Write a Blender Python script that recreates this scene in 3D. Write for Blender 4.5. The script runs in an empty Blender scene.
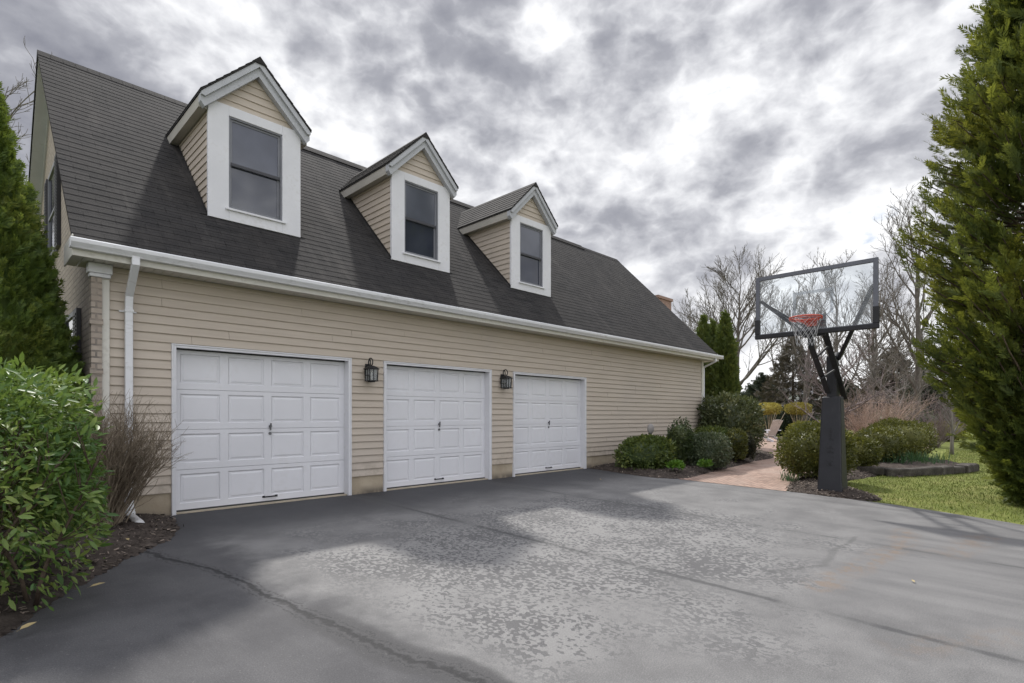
import bpy, bmesh, math, random
import numpy as np
from mathutils import Vector, Matrix

C = bpy.context.scene.collection
PI = math.pi
rnd = random.Random(7)

# ------------------------------------------------------------------ camera frame (used to place things)
CAM = Vector((-1.945, -8.06, 1.28))
TH = math.radians(44.63)
FX, FY = math.cos(TH), math.sin(TH)
RX, RY = math.sin(TH), -math.cos(TH)
FOC = 545.0
def at(px, fwd):
    a = (px - 512) * fwd / FOC
    return CAM.x + a * RX + fwd * FX, CAM.y + a * RY + fwd * FY
def zat(py, fwd): return 1.28 + (416 - py) * fwd / FOC
def g(y): return 0.025 * min(0.0, max(-9.0, y + 0.5))

# ------------------------------------------------------------------ object helpers
def tag(o, label=None, cat=None, group=None, kind=None):
    if label: o['label'] = label
    if cat: o['category'] = cat
    if group: o['group'] = group
    if kind: o['kind'] = kind
    return o
def thing(name, label, cat, loc=(0, 0, 0), rz=0, group=None):
    o = bpy.data.objects.new(name, None); C.objects.link(o)
    o.empty_display_size = .2
    o.location = loc; o.rotation_euler = (0, 0, rz)
    return tag(o, label, cat, group)
def link(name, me, m, parent=None):
    o = bpy.data.objects.new(name, me); C.objects.link(o)
    if m is not None:
        for k in (m if isinstance(m, (list, tuple)) else [m]): me.materials.append(k)
    if parent: o.parent = parent
    return o
def copy_tree(o, parent=None):
    c = o.copy(); C.objects.link(c)
    if parent: c.parent = parent
    for ch in list(o.children): copy_tree(ch, c)
    return c

class MB:
    def __init__(s): s.v = []; s.f = []; s.mi = []; s.cur = 0
    def add(s, vs, fs):
        b = len(s.v); s.v += [tuple(p) for p in vs]
        for f in fs: s.f.append(tuple(b + i for i in f)); s.mi.append(s.cur)
        return s
    def box(s, x0, x1, y0, y1, z0, z1, M=None):
        vs = [Vector(p) for p in ((x0,y0,z0),(x1,y0,z0),(x1,y1,z0),(x0,y1,z0),(x0,y0,z1),(x1,y0,z1),(x1,y1,z1),(x0,y1,z1))]
        if M: vs = [M @ p for p in vs]
        return s.add(vs, [(0,3,2,1),(4,5,6,7),(0,1,5,4),(1,2,6,5),(2,3,7,6),(3,0,4,7)])
    def quad(s, a, b, c, d): return s.add([a, b, c, d], [(0, 1, 2, 3)])
    def frustum(s, rects):           # rects: list of (x0,x1,y0,y1,z)
        vs = []; fs = []
        for (x0, x1, y0, y1, z) in rects: vs += [(x0,y0,z),(x1,y0,z),(x1,y1,z),(x0,y1,z)]
        n = len(rects)
        for i in range(n - 1):
            for k in range(4):
                a = i*4+k; b = i*4+(k+1) % 4
                fs.append((a, b, b+4, a+4))
        fs.append((3,2,1,0)); t = (n-1)*4; fs.append((t, t+1, t+2, t+3))
        return s.add(vs, fs)
    def extr(s, prof, axis, a, b, closed=True):   # prof: 2D points, extruded along axis ('x': prof=(y,z); 'y': prof=(x,z))
        mk = (lambda t, p: (t, p[0], p[1])) if axis == 'x' else ((lambda t, p: (p[0], t, p[1])) if axis == 'y' else (lambda t, p: (p[0], p[1], t)))
        n = len(prof)
        vs = [mk(a, p) for p in prof] + [mk(b, p) for p in prof]
        fs = [(i, (i+1) % n, n+(i+1) % n, n+i) for i in range(n if closed else n-1)]
        if closed: fs += [tuple(range(n-1, -1, -1)), tuple(range(n, 2*n))]
        return s.add(vs, fs)
    def tube(s, pts, rs, n=8, cap=True):
        pts = [Vector(p) for p in pts]
        if not isinstance(rs, (list, tuple)): rs = [rs] * len(pts)
        vs = []; fs = []; ref = None
        for i, p in enumerate(pts):
            d = (pts[min(i+1, len(pts)-1)] - pts[max(i-1, 0)]).normalized()
            if ref is None: ref = Vector((0,0,1)) if abs(d.z) < .9 else Vector((1,0,0))
            u = d.cross(ref).normalized(); w = u.cross(d).normalized(); ref = w
            for k in range(n):
                a = 2*PI*k/n
                vs.append(p + (u*math.cos(a) + w*math.sin(a)) * rs[i])
        for i in range(len(pts)-1):
            for k in range(n): fs.append((i*n+k, i*n+(k+1) % n, (i+1)*n+(k+1) % n, (i+1)*n+k))
        if cap: fs += [tuple(range(n-1, -1, -1)), tuple(range((len(pts)-1)*n, len(pts)*n))]
        return s.add(vs, fs)
    def bar(s, a, b, w, h, up=(0,0,1)):   # rectangular bar between two points
        a = Vector(a); b = Vector(b); d = (b-a).normalized(); u = d.cross(Vector(up)).normalized(); v = u.cross(d)
        vs = []
        for p in (a, b):
            for (i, j) in ((-1,-1),(1,-1),(1,1),(-1,1)): vs.append(p + u*i*w/2 + v*j*h/2)
        return s.add(vs, [(0,1,5,4),(1,2,6,5),(2,3,7,6),(3,0,4,7),(3,2,1,0),(4,5,6,7)])
    def torus(s, c, R, r, axis='z', n=32, m=8, arc=2*PI, M=None):
        pts = []
        for i in range(n + (0 if arc >= 2*PI else 1)):
            a = arc*i/n
            pts.append(Vector((R*math.cos(a), R*math.sin(a), 0)))
        vs = []; fs = []; L = len(pts)
        for i, p in enumerate(pts):
            o = p.normalized()
            for k in range(m):
                b = 2*PI*k/m
                q = p + o*r*math.cos(b) + Vector((0,0,1))*r*math.sin(b)
                if axis == 'y': q = Vector((q.x, q.z, q.y))
                if axis == 'x': q = Vector((q.z, q.x, q.y))
                q = q + Vector(c)
                vs.append(q)
        for i in range(L if arc >= 2*PI else L-1):
            for k in range(m): fs.append((i*m+k, ((i+1) % L)*m+k, ((i+1) % L)*m+(k+1) % m, i*m+(k+1) % m))
        return s.add(vs, fs)
    def build(s, name, m, parent=None, smooth=False, bevel=0):
        me = bpy.data.meshes.new(name); me.from_pydata(s.v, [], s.f)
        me.polygons.foreach_set('material_index', s.mi)
        if smooth: me.polygons.foreach_set('use_smooth', [True]*len(s.f))
        bm = bmesh.new(); bm.from_mesh(me); bmesh.ops.recalc_face_normals(bm, faces=bm.faces); bm.to_mesh(me); bm.free()
        o = link(name, me, m, parent)
        if bevel:
            b = o.modifiers.new('bevel', 'BEVEL'); b.width = bevel; b.segments = 2; b.limit_method = 'ANGLE'; b.angle_limit = math.radians(40)
        return o

def np_mesh(name, V, F, m, parent=None, smooth=False, mi=None):
    me = bpy.data.meshes.new(name); k = F.shape[1]
    me.vertices.add(len(V)); me.vertices.foreach_set('co', np.ascontiguousarray(V, dtype=np.float32).ravel())
    me.loops.add(F.size); me.loops.foreach_set('vertex_index', np.ascontiguousarray(F, dtype=np.int32).ravel())
    me.polygons.add(len(F)); me.polygons.foreach_set('loop_start', np.arange(0, F.size, k, dtype=np.int32))
    if smooth: me.polygons.foreach_set('use_smooth', np.ones(len(F), dtype=bool))
    if mi is not None: me.polygons.foreach_set('material_index', np.asarray(mi, dtype=np.int32))
    me.update(calc_edges=True); me.validate()
    return link(name, me, m, parent)

# ------------------------------------------------------------------ node helpers
class NT:
    def __init__(s, nt): s.nt = nt; s.n = nt.nodes; s.l = nt.links
    def new(s, t, **kw):
        o = s.n.new(t)
        for k, v in kw.items(): setattr(o, k, v)
        return o
    def put(s, sock, v):
        if v is None: return
        if isinstance(v, bpy.types.NodeSocket): s.l.new(v, sock)
        else:
            if isinstance(v, (tuple, list)) and len(v) == 3 and sock.type == 'RGBA': v = (*v, 1)
            sock.default_value = v
    def m(s, op, a, b=None, c=None, clamp=False):
        o = s.new('ShaderNodeMath', operation=op, use_clamp=clamp)
        s.put(o.inputs[0], a); s.put(o.inputs[1], b); s.put(o.inputs[2], c); return o.outputs[0]
    def vm(s, op, a, b=None):
        o = s.new('ShaderNodeVectorMath', operation=op); s.put(o.inputs[0], a); s.put(o.inputs[1], b)
        return o.outputs['Value'] if op in ('LENGTH', 'DOT_PRODUCT', 'DISTANCE') else o.outputs[0]
    def mix(s, f, a, b, blend='MIX'):
        o = s.new('ShaderNodeMix', data_type='RGBA', blend_type=blend); s.put(o.inputs[0], f); s.put(o.inputs[6], a); s.put(o.inputs[7], b); return o.outputs[2]
    def noise(s, v, sc, det=4, rough=.5, dist=0):
        o = s.new('ShaderNodeTexNoise'); s.put(o.inputs['Vector'], v); o.inputs['Scale'].default_value = sc
        o.inputs['Detail'].default_value = det; o.inputs['Roughness'].default_value = rough; o.inputs['Distortion'].default_value = dist
        return o.outputs[0]
    def noisec(s, v, sc, det=2):
        o = s.new('ShaderNodeTexNoise'); s.put(o.inputs['Vector'], v); o.inputs['Scale'].default_value = sc; o.inputs['Detail'].default_value = det
        return o.outputs[1]
    def ss(s, v, a, b, lo=0., hi=1.):
        o = s.new('ShaderNodeMapRange', interpolation_type='SMOOTHSTEP'); s.put(o.inputs[0], v)
        for i, x in enumerate((a, b, lo, hi)): s.put(o.inputs[i+1], x)
        return o.outputs[0]
    def sep(s, v):
        o = s.new('ShaderNodeSeparateXYZ'); s.put(o.inputs[0], v); return o.outputs
    def comb(s, x, y, z=0.):
        o = s.new('ShaderNodeCombineXYZ'); s.put(o.inputs[0], x); s.put(o.inputs[1], y); s.put(o.inputs[2], z); return o.outputs[0]
    def ramp(s, v, stops):
        o = s.new('ShaderNodeValToRGB'); s.put(o.inputs[0], v); e = o.color_ramp.elements
        while len(e) < len(stops): e.new(.5)
        for k, (p, c) in enumerate(stops): e[k].position = p; e[k].color = (*c, 1)
        return o.outputs[0]
    def obj(s): return s.new('ShaderNodeTexCoord').outputs['Object']
    def mapv(s, v, sc): return s.vm('MULTIPLY', v, sc)
    def bump(s, h, strength=.3, dist=.01):
        o = s.new('ShaderNodeBump'); s.put(o.inputs['Height'], h); o.inputs['Strength'].default_value = strength; o.inputs['Distance'].default_value = dist
        return o.outputs[0]
def mat(name):
    m = bpy.data.materials.new(name); m.use_nodes = True
    t = NT(m.node_tree); t.p = t.n['Principled BSDF']; return m, t
def setp(t, color=None, rough=.6, normal=None, metal=0, spec=None):
    t.put(t.p.inputs['Base Color'], color); t.put(t.p.inputs['Roughness'], rough); t.put(t.p.inputs['Normal'], normal)
    t.p.inputs['Metallic'].default_value = metal
    if spec is not None: t.p.inputs['Specular IOR Level'].default_value = spec

def worn(name, col, rough=.5, var=.12, sc=3., dirt=None, dirt_amt=.25, metal=0, bump=0, stretch=(1,1,1)):
    """paint / plastic / metal with uneven tone and a little grime"""
    m, t = mat(name); v = t.mapv(t.obj(), stretch)
    n = t.noise(v, sc, 6, .6); n2 = t.noise(v, sc*9, 4, .6)
    c = t.mix(t.ss(n, .3, .7), tuple(x*(1-var) for x in col), tuple(min(1, x*(1+var*.6)) for x in col))
    if dirt:
        k = t.m('MULTIPLY', t.ss(t.m('MULTIPLY', n, n2), .27, .42), dirt_amt)
        c = t.mix(k, c, dirt)
    setp(t, c, t.m('ADD', t.m('MULTIPLY', t.m('SUBTRACT', n2, .5), .2), rough), t.bump(n2, bump, .004) if bump else None, metal)
    return m

def leafmat(name, a, b, c, rough=.5, sc=1.2, trans=.25, spec=.4):
    """leaf material: each leaf its own tone (random per island), clumps of new growth by noise"""
    m, t = mat(name)
    r = t.new('ShaderNodeNewGeometry').outputs['Random Per Island']
    n = t.noise(t.obj(), sc, 3, .6)
    col = t.mix(r, a, b)
    col = t.mix(t.m('MULTIPLY', t.ss(n, .45, .68), t.ss(r, .05, .7)), col, c)
    setp(t, col, rough, spec=spec)
    tr = t.new('ShaderNodeBsdfTranslucent'); t.put(tr.inputs[0], t.mix(.5, col, (c[0]*1.3, c[1]*1.4, c[2]), 'MIX'))
    mx = t.new('ShaderNodeMixShader'); mx.inputs[0].default_value = trans
    t.l.new(t.p.outputs[0], mx.inputs[1]); t.l.new(tr.outputs[0], mx.inputs[2])
    t.l.new(mx.outputs[0], t.n['Material Output'].inputs[0])
    return m

# ------------------------------------------------------------------ materials
M = {}
def siding_mat():
    m, t = mat('vinyl_siding'); o = t.obj()
    n = t.noise(t.mapv(o, (.35, 1, 6)), 3, 5, .6); f = t.noise(t.mapv(o, (2, 20, 60)), 4, 4, .6)
    big = t.noise(o, .6, 3, .5)
    c = t.mix(t.ss(n, .3, .7), (.475, .41, .335), (.535, .465, .385))
    c = t.mix(t.m('MULTIPLY', t.ss(big, .5, .75), .35), c, (.43, .385, .34))
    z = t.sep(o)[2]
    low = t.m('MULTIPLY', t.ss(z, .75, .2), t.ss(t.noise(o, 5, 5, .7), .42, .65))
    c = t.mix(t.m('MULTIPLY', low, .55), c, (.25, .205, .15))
    setp(t, c, .5, t.bump(f, .12, .002)); return m
M['siding'] = siding_mat()
M['white'] = worn('white_trim', (.70, .70, .72), .45, .05, 2, (.45, .43, .38), .22)
M['gutter'] = worn('gutter_white', (.74, .745, .76), .35, .05, 2.5, (.35, .34, .31), .35, stretch=(.4, 1, 1))
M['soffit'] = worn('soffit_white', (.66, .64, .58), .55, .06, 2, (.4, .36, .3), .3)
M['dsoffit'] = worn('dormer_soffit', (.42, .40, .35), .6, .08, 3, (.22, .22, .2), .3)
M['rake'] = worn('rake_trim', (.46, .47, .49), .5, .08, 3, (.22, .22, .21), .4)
M['door'] = worn('garage_door_white', (.73, .73, .755), .42, .04, 1.2, (.5, .48, .44), .12, bump=.05)
M['seal'] = worn('rubber_seal', (.05, .05, .05), .8)
M['wood'] = worn('weathered_sill', (.46, .40, .30), .7, .2, 6, (.18, .14, .1), .5)
M['black'] = worn('black_metal', (.014, .014, .016), .6, .3, 6)
M['pad'] = worn('pole_pad_vinyl', (.016, .0165, .021), .5, .25, 2.5, (.05, .047, .045), .3, bump=.15)
M['padmark'] = worn('pad_embossing', (.012, .012, .014), .35)
M['alu'] = worn('board_frame_aluminium', (.12, .125, .145), .5, .1, 4)
M['orange'] = worn('rim_orange', (.55, .09, .055), .45, .15, 6, (.2, .06, .03), .3)
M['net'] = worn('net_cord', (.45, .45, .45), .8, .1, 10)
M['boardwhite'] = worn('target_marking', (.78, .78, .78), .5)
M['sash'] = worn('grey_window_sash', (.20, .205, .225), .5, .1, 4)
M['sashdark'] = worn('dark_meeting_rail', (.05, .05, .058), .5, .1, 4)
M['shutter'] = worn('black_shutter', (.022, .022, .026), .5, .2, 5)
M['steel'] = worn('dull_steel', (.16, .16, .17), .4, .2, 8, metal=.6)
M['flex'] = worn('flexible_drain_pipe', (.7, .7, .7), .5, .08, 6, (.3, .26, .2), .4)

def foundation_mat():
    m, t = mat('foundation_render'); o = t.obj()
    n = t.noise(o, 3, 6, .65); f = t.noise(o, 40, 4, .6)
    c = t.mix(t.ss(n, .3, .7), (.34, .28, .20), (.46, .39, .29))
    c = t.mix(t.m('MULTIPLY', t.ss(t.sep(o)[2], .16, .0), t.ss(n, .35, .6)), c, (.13, .11, .085))
    setp(t, c, .85, t.bump(f, .4, .006)); return m
M['foundation'] = foundation_mat()

def brick_mat(name, axis, c1, c2, mortar, scale=1.):
    m, t = mat(name); s = t.sep(t.obj())
    v = t.comb(s[1] if axis == 'x' else s[0], s[2], 0)
    b = t.new('ShaderNodeTexBrick'); t.put(b.inputs['Vector'], v); b.inputs['Scale'].default_value = scale
    b.inputs['Brick Width'].default_value = .205; b.inputs['Row Height'].default_value = .073; b.inputs['Mortar Size'].default_value = .011
    b.inputs['Mortar Smooth'].default_value = .2; b.inputs['Bias'].default_value = 0
    t.put(b.inputs['Color1'], c1); t.put(b.inputs['Color2'], c2); t.put(b.inputs['Mortar'], mortar)
    n = t.noise(t.obj(), 7, 5, .65)
    c = t.mix(t.ss(n, .35, .7), b.outputs[0], tuple(x*.72 for x in c1))
    h = t.m('SUBTRACT', t.m('MULTIPLY', t.noise(t.obj(), 60, 3), .3), b.outputs[1])
    setp(t, c, .85, t.bump(h, .7, .008)); return m
M['brick'] = brick_mat('pale_tan_brick', 'x', (.45, .385, .325), (.33, .275, .23), (.2, .18, .16))
M['brickf'] = brick_mat('pale_tan_brick_return', 'y', (.47, .40, .335), (.34, .275, .225), (.18, .16, .14))

def roof_mat(name, along, slopek=1.414):
    """asphalt shingles: tabs by brick pattern in (along, slope) coordinates"""
    m, t = mat(name); o = t.obj(); s = t.sep(o)
    u = s[0] if along == 'x' else s[1]; w = t.m('MULTIPLY', s[2], slopek)
    b = t.new('ShaderNodeTexBrick'); t.put(b.inputs['Vector'], t.comb(u, w)); b.inputs['Scale'].default_value = 1
    b.inputs['Brick Width'].default_value = .31; b.inputs['Row Height'].default_value = .145; b.inputs['Mortar Size'].default_value = .007
    b.inputs['Mortar Smooth'].default_value = .1
    t.put(b.inputs['Color1'], (.033, .031, .0305)); t.put(b.inputs['Color2'], (.015, .0145, .015)); t.put(b.inputs['Mortar'], (.007, .0065, .007))
    n = t.noise(o, 1.1, 6, .65); f = t.noise(o, 70, 4, .75); blot = t.noise(o, 5, 5, .7)
    streak = t.noise(t.comb(t.m('MULTIPLY', u, 3.0), t.m('MULTIPLY', w, .45)), 1., 6, .68)
    c = t.mix(t.m('MULTIPLY', t.ss(n, .38, .66), .6), b.outputs[0], (.034, .031, .029))
    c = t.mix(t.m('MULTIPLY', t.ss(blot, .5, .7), .5), c, (.040, .037, .035))
    c = t.mix(t.m('MULTIPLY', t.ss(blot, .45, .3), .5), c, (.013, .0125, .013))
    c = t.mix(t.m('MULTIPLY', t.ss(streak, .52, .70), .6), c, (.060, .055, .051))
    c = t.mix(t.m('MULTIPLY', t.ss(streak, .46, .34), .5), c, (.012, .0118, .013))
    c = t.mix(t.m('MULTIPLY', t.ss(f, .48, .7), .5), c, (.058, .054, .051))
    c = t.mix(t.m('MULTIPLY', t.ss(f, .5, .3), .4), c, (.010, .0095, .010))
    setp(t, c, .92, t.bump(t.m('SUBTRACT', t.m('MULTIPLY', f, .5), b.outputs[1]), .6, .006), spec=.25); return m
M['roof'] = roof_mat('asphalt_shingles', 'x')
M['droof'] = roof_mat('dormer_shingles', 'y')

def glass_mat(name, col, rough=.04):
    m, t = mat(name); n = t.noise(t.obj(), 2.2, 2, .5)
    setp(t, t.mix(t.ss(n, .3, .7), col, tuple(x*1.25 for x in col)), rough, t.bump(n, .06, .01), spec=1.); return m
M['pane'] = glass_mat('window_glass', (.035, .040, .056))
M['blind'] = glass_mat('window_glass_with_blind', (.085, .092, .115), .1)
def clear_glass(name, tint=(.95, .97, .98), k=.14):
    m, t = mat(name); t.n.remove(t.p)
    tr = t.new('ShaderNodeBsdfTransparent'); t.put(tr.inputs[0], tint)
    gl = t.new('ShaderNodeBsdfGlossy'); gl.inputs['Roughness'].default_value = .03
    df = t.new('ShaderNodeBsdfDiffuse'); t.put(df.inputs[0], (.75, .78, .8))
    fr = t.new('ShaderNodeFresnel'); fr.inputs[0].default_value = 1.45
    a = t.new('ShaderNodeMixShader'); t.l.new(fr.outputs[0], a.inputs[0]); t.l.new(tr.outputs[0], a.inputs[1]); t.l.new(gl.outputs[0], a.inputs[2])
    b = t.new('ShaderNodeMixShader'); t.put(b.inputs[0], t.m('MULTIPLY', t.ss(t.noise(t.obj(), 3, 4, .6), .3, .75), k)); t.l.new(a.outputs[0], b.inputs[1]); t.l.new(df.outputs[0], b.inputs[2])
    t.l.new(b.outputs[0], t.n['Material Output'].inputs[0]); return m
M['board'] = clear_glass('clear_backboard_glass')
M['lampglass'] = clear_glass('lantern_glass', (.85, .85, .82), .35)

def seg(t, P, a, b):
    """distance from P (2D) to segment a-b"""
    ba = (b[0]-a[0], b[1]-a[1], 0.); L2 = ba[0]**2 + ba[1]**2
    pa = t.vm('SUBTRACT', P, (a[0], a[1], 0.))
    h = t.m('DIVIDE', t.vm('DOT_PRODUCT', pa, ba), L2, clamp=True)
    o = t.new('ShaderNodeVectorMath', operation='SCALE'); o.inputs[0].default_value = ba; t.l.new(h, o.inputs['Scale'])
    return t.vm('LENGTH', t.vm('SUBTRACT', pa, o.outputs[0]))
def poly_d(t, P, pts):
    d = None
    for a, b in zip(pts, pts[1:]):
        e = seg(t, P, a, b); d = e if d is None else t.m('MINIMUM', d, e)
    return d
def asphalt_mat():
    m, t = mat('worn_asphalt'); o = t.obj(); s = t.sep(o)
    P = t.comb(s[0], s[1], 0.)
    wob = t.vm('SUBTRACT', t.noisec(P, 2.2, 5), (.5, .5, .5))
    Pw = t.vm('ADD', P, t.mapv(wob, (.22, .22, 0)))
    wf = t.vm('SUBTRACT', t.noisec(P, 14, 3), (.5, .5, .5))
    Pc = t.vm('ADD', P, t.mapv(wf, (.06, .06, 0)))
    big = t.noise(P, .45, 5, .55); mid = t.noise(P, 1.7, 5, .62); fine = t.noise(P, 120, 3, .75); grit = t.noise(P, 52, 4, .7)
    streak = t.noise(t.mapv(P, (2.6, .45, 0)), 1.3, 5, .6)
    # left strip: smooth sealed asphalt; right of the long crack: pale and worn
    base = t.mix(t.ss(mid, .3, .7), (.058, .0575, .062), (.088, .087, .091))
    base = t.mix(t.m('MULTIPLY', t.ss(streak, .5, .72), .5), base, (.108, .106, .11))
    pale = t.mix(t.ss(mid, .3, .72), (.135, .133, .133), (.205, .202, .199))
    right = t.ss(t.m('ADD', s[0], t.m('MULTIPLY', t.m('SUBTRACT', mid, .5), .7)), -.25, .2)
    wall_shade = t.ss(t.m('ADD', s[1], t.m('MULTIPLY', t.m('SUBTRACT', big, .5), 1.2)), -2.3, -.7)
    right = t.m('MULTIPLY', right, t.m('SUBTRACT', 1., t.m('MULTIPLY', wall_shade, .9)))
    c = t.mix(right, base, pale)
    c = t.mix(t.m('MULTIPLY', wall_shade, .7), c, (.046, .046, .051))  # house shadow along the wall, deepened in the asphalt colour
    # far right strip beyond the court is a darker grey sheet again
    rgt = t.ss(t.m('ADD', s[1], t.m('MULTIPLY', t.m('SUBTRACT', mid, .5), 1.2)), -6.3, -6.9)
    c = t.mix(t.m('MULTIPLY', rgt, t.m('MULTIPLY', t.ss(s[0], 2.6, 3.6), .7)), c, t.mix(t.ss(streak, .35, .7), (.13, .128, .129), (.205, .202, .199)))
    # worn flecks: the top coat left in islands on pale aggregate
    ex = t.m('DIVIDE', t.m('SUBTRACT', s[0], 2.9), 3.6); ey = t.m('DIVIDE', t.m('ADD', s[1], 4.3), 2.2)
    rad = t.m('SQRT', t.m('ADD', t.m('MULTIPLY', ex, ex), t.m('MULTIPLY', ey, ey)))
    zone = t.ss(t.m('ADD', rad, t.m('MULTIPLY', t.m('SUBTRACT', t.noise(P, .9, 4, .6), .5), 2.2)), 1.25, .6)
    vq = t.new('ShaderNodeTexVoronoi'); t.put(vq.inputs['Vector'], t.vm('ADD', t.mapv(P, (1., .8, 0.)), t.mapv(wf, (.05, .05, 0)))); vq.inputs['Scale'].default_value = 42
    fl = t.m('ADD', t.m('MULTIPLY', t.sep(vq.outputs['Color'])[0], .75), t.m('MULTIPLY', t.noise(P, 20, 4, .65), .45))
    dens = t.noise(P, 1.1, 5, .62)
    thr = t.m('ADD', .60, t.m('MULTIPLY', t.m('SUBTRACT', dens, .5), -1.7))
    fleck = t.ss(t.m('SUBTRACT', fl, thr), -.02, .03)
    zone = t.m('MULTIPLY', zone, t.ss(t.m('ADD', s[0], t.m('MULTIPLY', t.m('SUBTRACT', mid, .5), 1.0)), .0, .5))
    c = t.mix(t.m('MULTIPLY', zone, .8), c, t.mix(fleck, (.24, .237, .232), (.088, .087, .09)))
    # seams running away from the doors, and the long crack
    for X, k in ((2.5, .8), (5.25, .55), (8.05, .3)):
        d = t.m('ABSOLUTE', t.m('SUBTRACT', t.sep(Pc)[0], X))
        br = t.ss(t.noise(P, 1.1, 3, .6), .36, .52)
        c = t.mix(t.m('MULTIPLY', t.ss(d, .055, .012), t.m('MULTIPLY', br, k)), c, (.045, .045, .048))
        c = t.mix(t.m('MULTIPLY', t.ss(d, .22, .05), .25), c, (.10, .1, .1))
    crack = [(-.72, -1.7), (-.62, -2.15), (-.38, -2.9), (-.30, -3.72), (-.27, -4.3), (-.17, -4.85), (-.13, -5.35), (-.05, -5.7), (.0, -5.95), (.1, -7.2), (.0, -9)]
    Pk = t.vm('ADD', t.vm('ADD', P, t.mapv(wob, (.16, .16, 0))), t.mapv(wf, (.11, .11, 0))); dk = poly_d(t, Pk, crack); dw = poly_d(t, Pw, crack); dc = poly_d(t, Pc, crack)
    band = t.m('MULTIPLY', t.ss(dw, .19, .10), t.ss(s[1], -3.9, -4.8))
    c = t.mix(t.m('MULTIPLY', band, .85), c, (.05, .0495, .052))
    c = t.mix(t.m('MULTIPLY', t.ss(dk, .036, .010), .95), c, (.02, .02, .022))
    c = t.mix(t.m('MULTIPLY', t.ss(t.m('ABSOLUTE', t.m('SUBTRACT', dk, .06)), .016, .004), t.ss(grit, .45, .55)), c, (.03, .03, .032))
    c2 = [(3.2, -6.25), (3.9, -6.5), (4.6, -6.42), (5.5, -6.42)]
    c = t.mix(t.m('MULTIPLY', t.ss(poly_d(t, Pw, c2), .05, .01), .4), c, (.07, .07, .07))
    # leaf tannin / clay stains
    for pts, wd, k in (([(3.1, -6.68), (3.9, -6.72), (5.2, -6.9), (6.4, -6.78)], .2, .75), ([(5.3, -7.3), (6.7, -7.5)], .26, .55), ([(2.2, -7.4), (3.0, -7.9)], .2, .3)):
        k2 = t.ss(t.noise(P, 6, 7, .7), .44, .6)
        c = t.mix(t.m('MULTIPLY', t.m('MULTIPLY', t.ss(poly_d(t, Pw, pts), wd, .02), k2), k), c, (.20, .15, .112))
    # small spots of oil / tar
    vo = t.new('ShaderNodeTexVoronoi'); t.put(vo.inputs['Vector'], P); vo.inputs['Scale'].default_value = 1.3
    c = t.mix(t.m('MULTIPLY', t.ss(vo.outputs[0], .035, .02), .7), c, (.03, .03, .03))
    c = t.mix(t.ss(fine, .35, .8), t.mix(1., c, (.66, .66, .66), 'MULTIPLY'), t.mix(1., c, (1.3, 1.3, 1.29), 'MULTIPLY'))
    c = t.mix(t.m('MULTIPLY', t.ss(grit, .58, .72), .3), c, (.3, .29, .28))
    c = t.mix(t.m('MULTIPLY', t.ss(grit, .42, .3), .3), c, (.05, .05, .05))
    hgt = t.m('ADD', t.m('MULTIPLY', fine, .4), t.m('ADD', t.m('MULTIPLY', grit, .6), t.m('MULTIPLY', t.ss(dw, .0, .03), 1.2)))
    hgt = t.m('ADD', hgt, t.m('MULTIPLY', t.m('MULTIPLY', zone, fleck), .7))
    setp(t, c, t.m('ADD', .62, t.m('MULTIPLY', grit, .3)), t.bump(hgt, .5, .006), spec=.35); return m
M['asphalt'] = asphalt_mat()

def path_mat():
    m, t = mat('clay_paver_path'); s = t.sep(t.obj())
    a = math.radians(40); u = t.m('ADD', t.m('MULTIPLY', s[0], math.cos(a)), t.m('MULTIPLY', s[1], math.sin(a)))
    v = t.m('SUBTRACT', t.m('MULTIPLY', s[1], math.cos(a)), t.m('MULTIPLY', s[0], math.sin(a)))
    b = t.new('ShaderNodeTexBrick'); t.put(b.inputs['Vector'], t.comb(u, v)); b.inputs['Scale'].default_value = 1
    b.inputs['Brick Width'].default_value = .2; b.inputs['Row Height'].default_value = .1; b.inputs['Mortar Size'].default_value = .007
    t.put(b.inputs['Color1'], (.36, .245, .19)); t.put(b.inputs['Color2'], (.245, .16, .122)); t.put(b.inputs['Mortar'], (.11, .09, .075))
    n = t.noise(t.obj(), 1.6, 5, .6)
    c = t.mix(t.m('MULTIPLY', t.ss(n, .4, .7), .6), b.outputs[0], (.32, .245, .2))
    setp(t, c, .85, t.bump(t.m('SUBTRACT', t.noise(t.obj(), 50, 3), b.outputs[1]), .5, .006)); return m
M['path'] = path_mat()
def ground_mat(name, cols, sc=3, rough=.95, bump=.5):
    m, t = mat(name); o = t.obj(); n = t.noise(o, sc, 6, .65); n2 = t.noise(o, sc*12, 4, .65)
    c = t.ramp(t.m('ADD', t.m('MULTIPLY', n, .6), t.m('MULTIPLY', n2, .4)), [(.34, cols[0]), (.5, cols[1]), (.64, cols[2])])
    setp(t, c, rough, t.bump(n2, bump, .02), spec=.2); return m
M['lawn'] = ground_mat('lawn_soil_and_thatch', [(.085, .10, .028), (.135, .16, .036), (.21, .205, .07)], 1.2)
M['mulch'] = ground_mat('mulch_bed', [(.03, .024, .021), (.056, .045, .038), (.095, .078, .066)], 9)
M['stone'] = ground_mat('field_stone', [(.03, .027, .024), (.065, .058, .05), (.13, .118, .105)], 5)
M['patio'] = ground_mat('patio_stone', [(.25, .235, .22), (.33, .31, .29), (.4, .38, .35)], 2)

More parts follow.
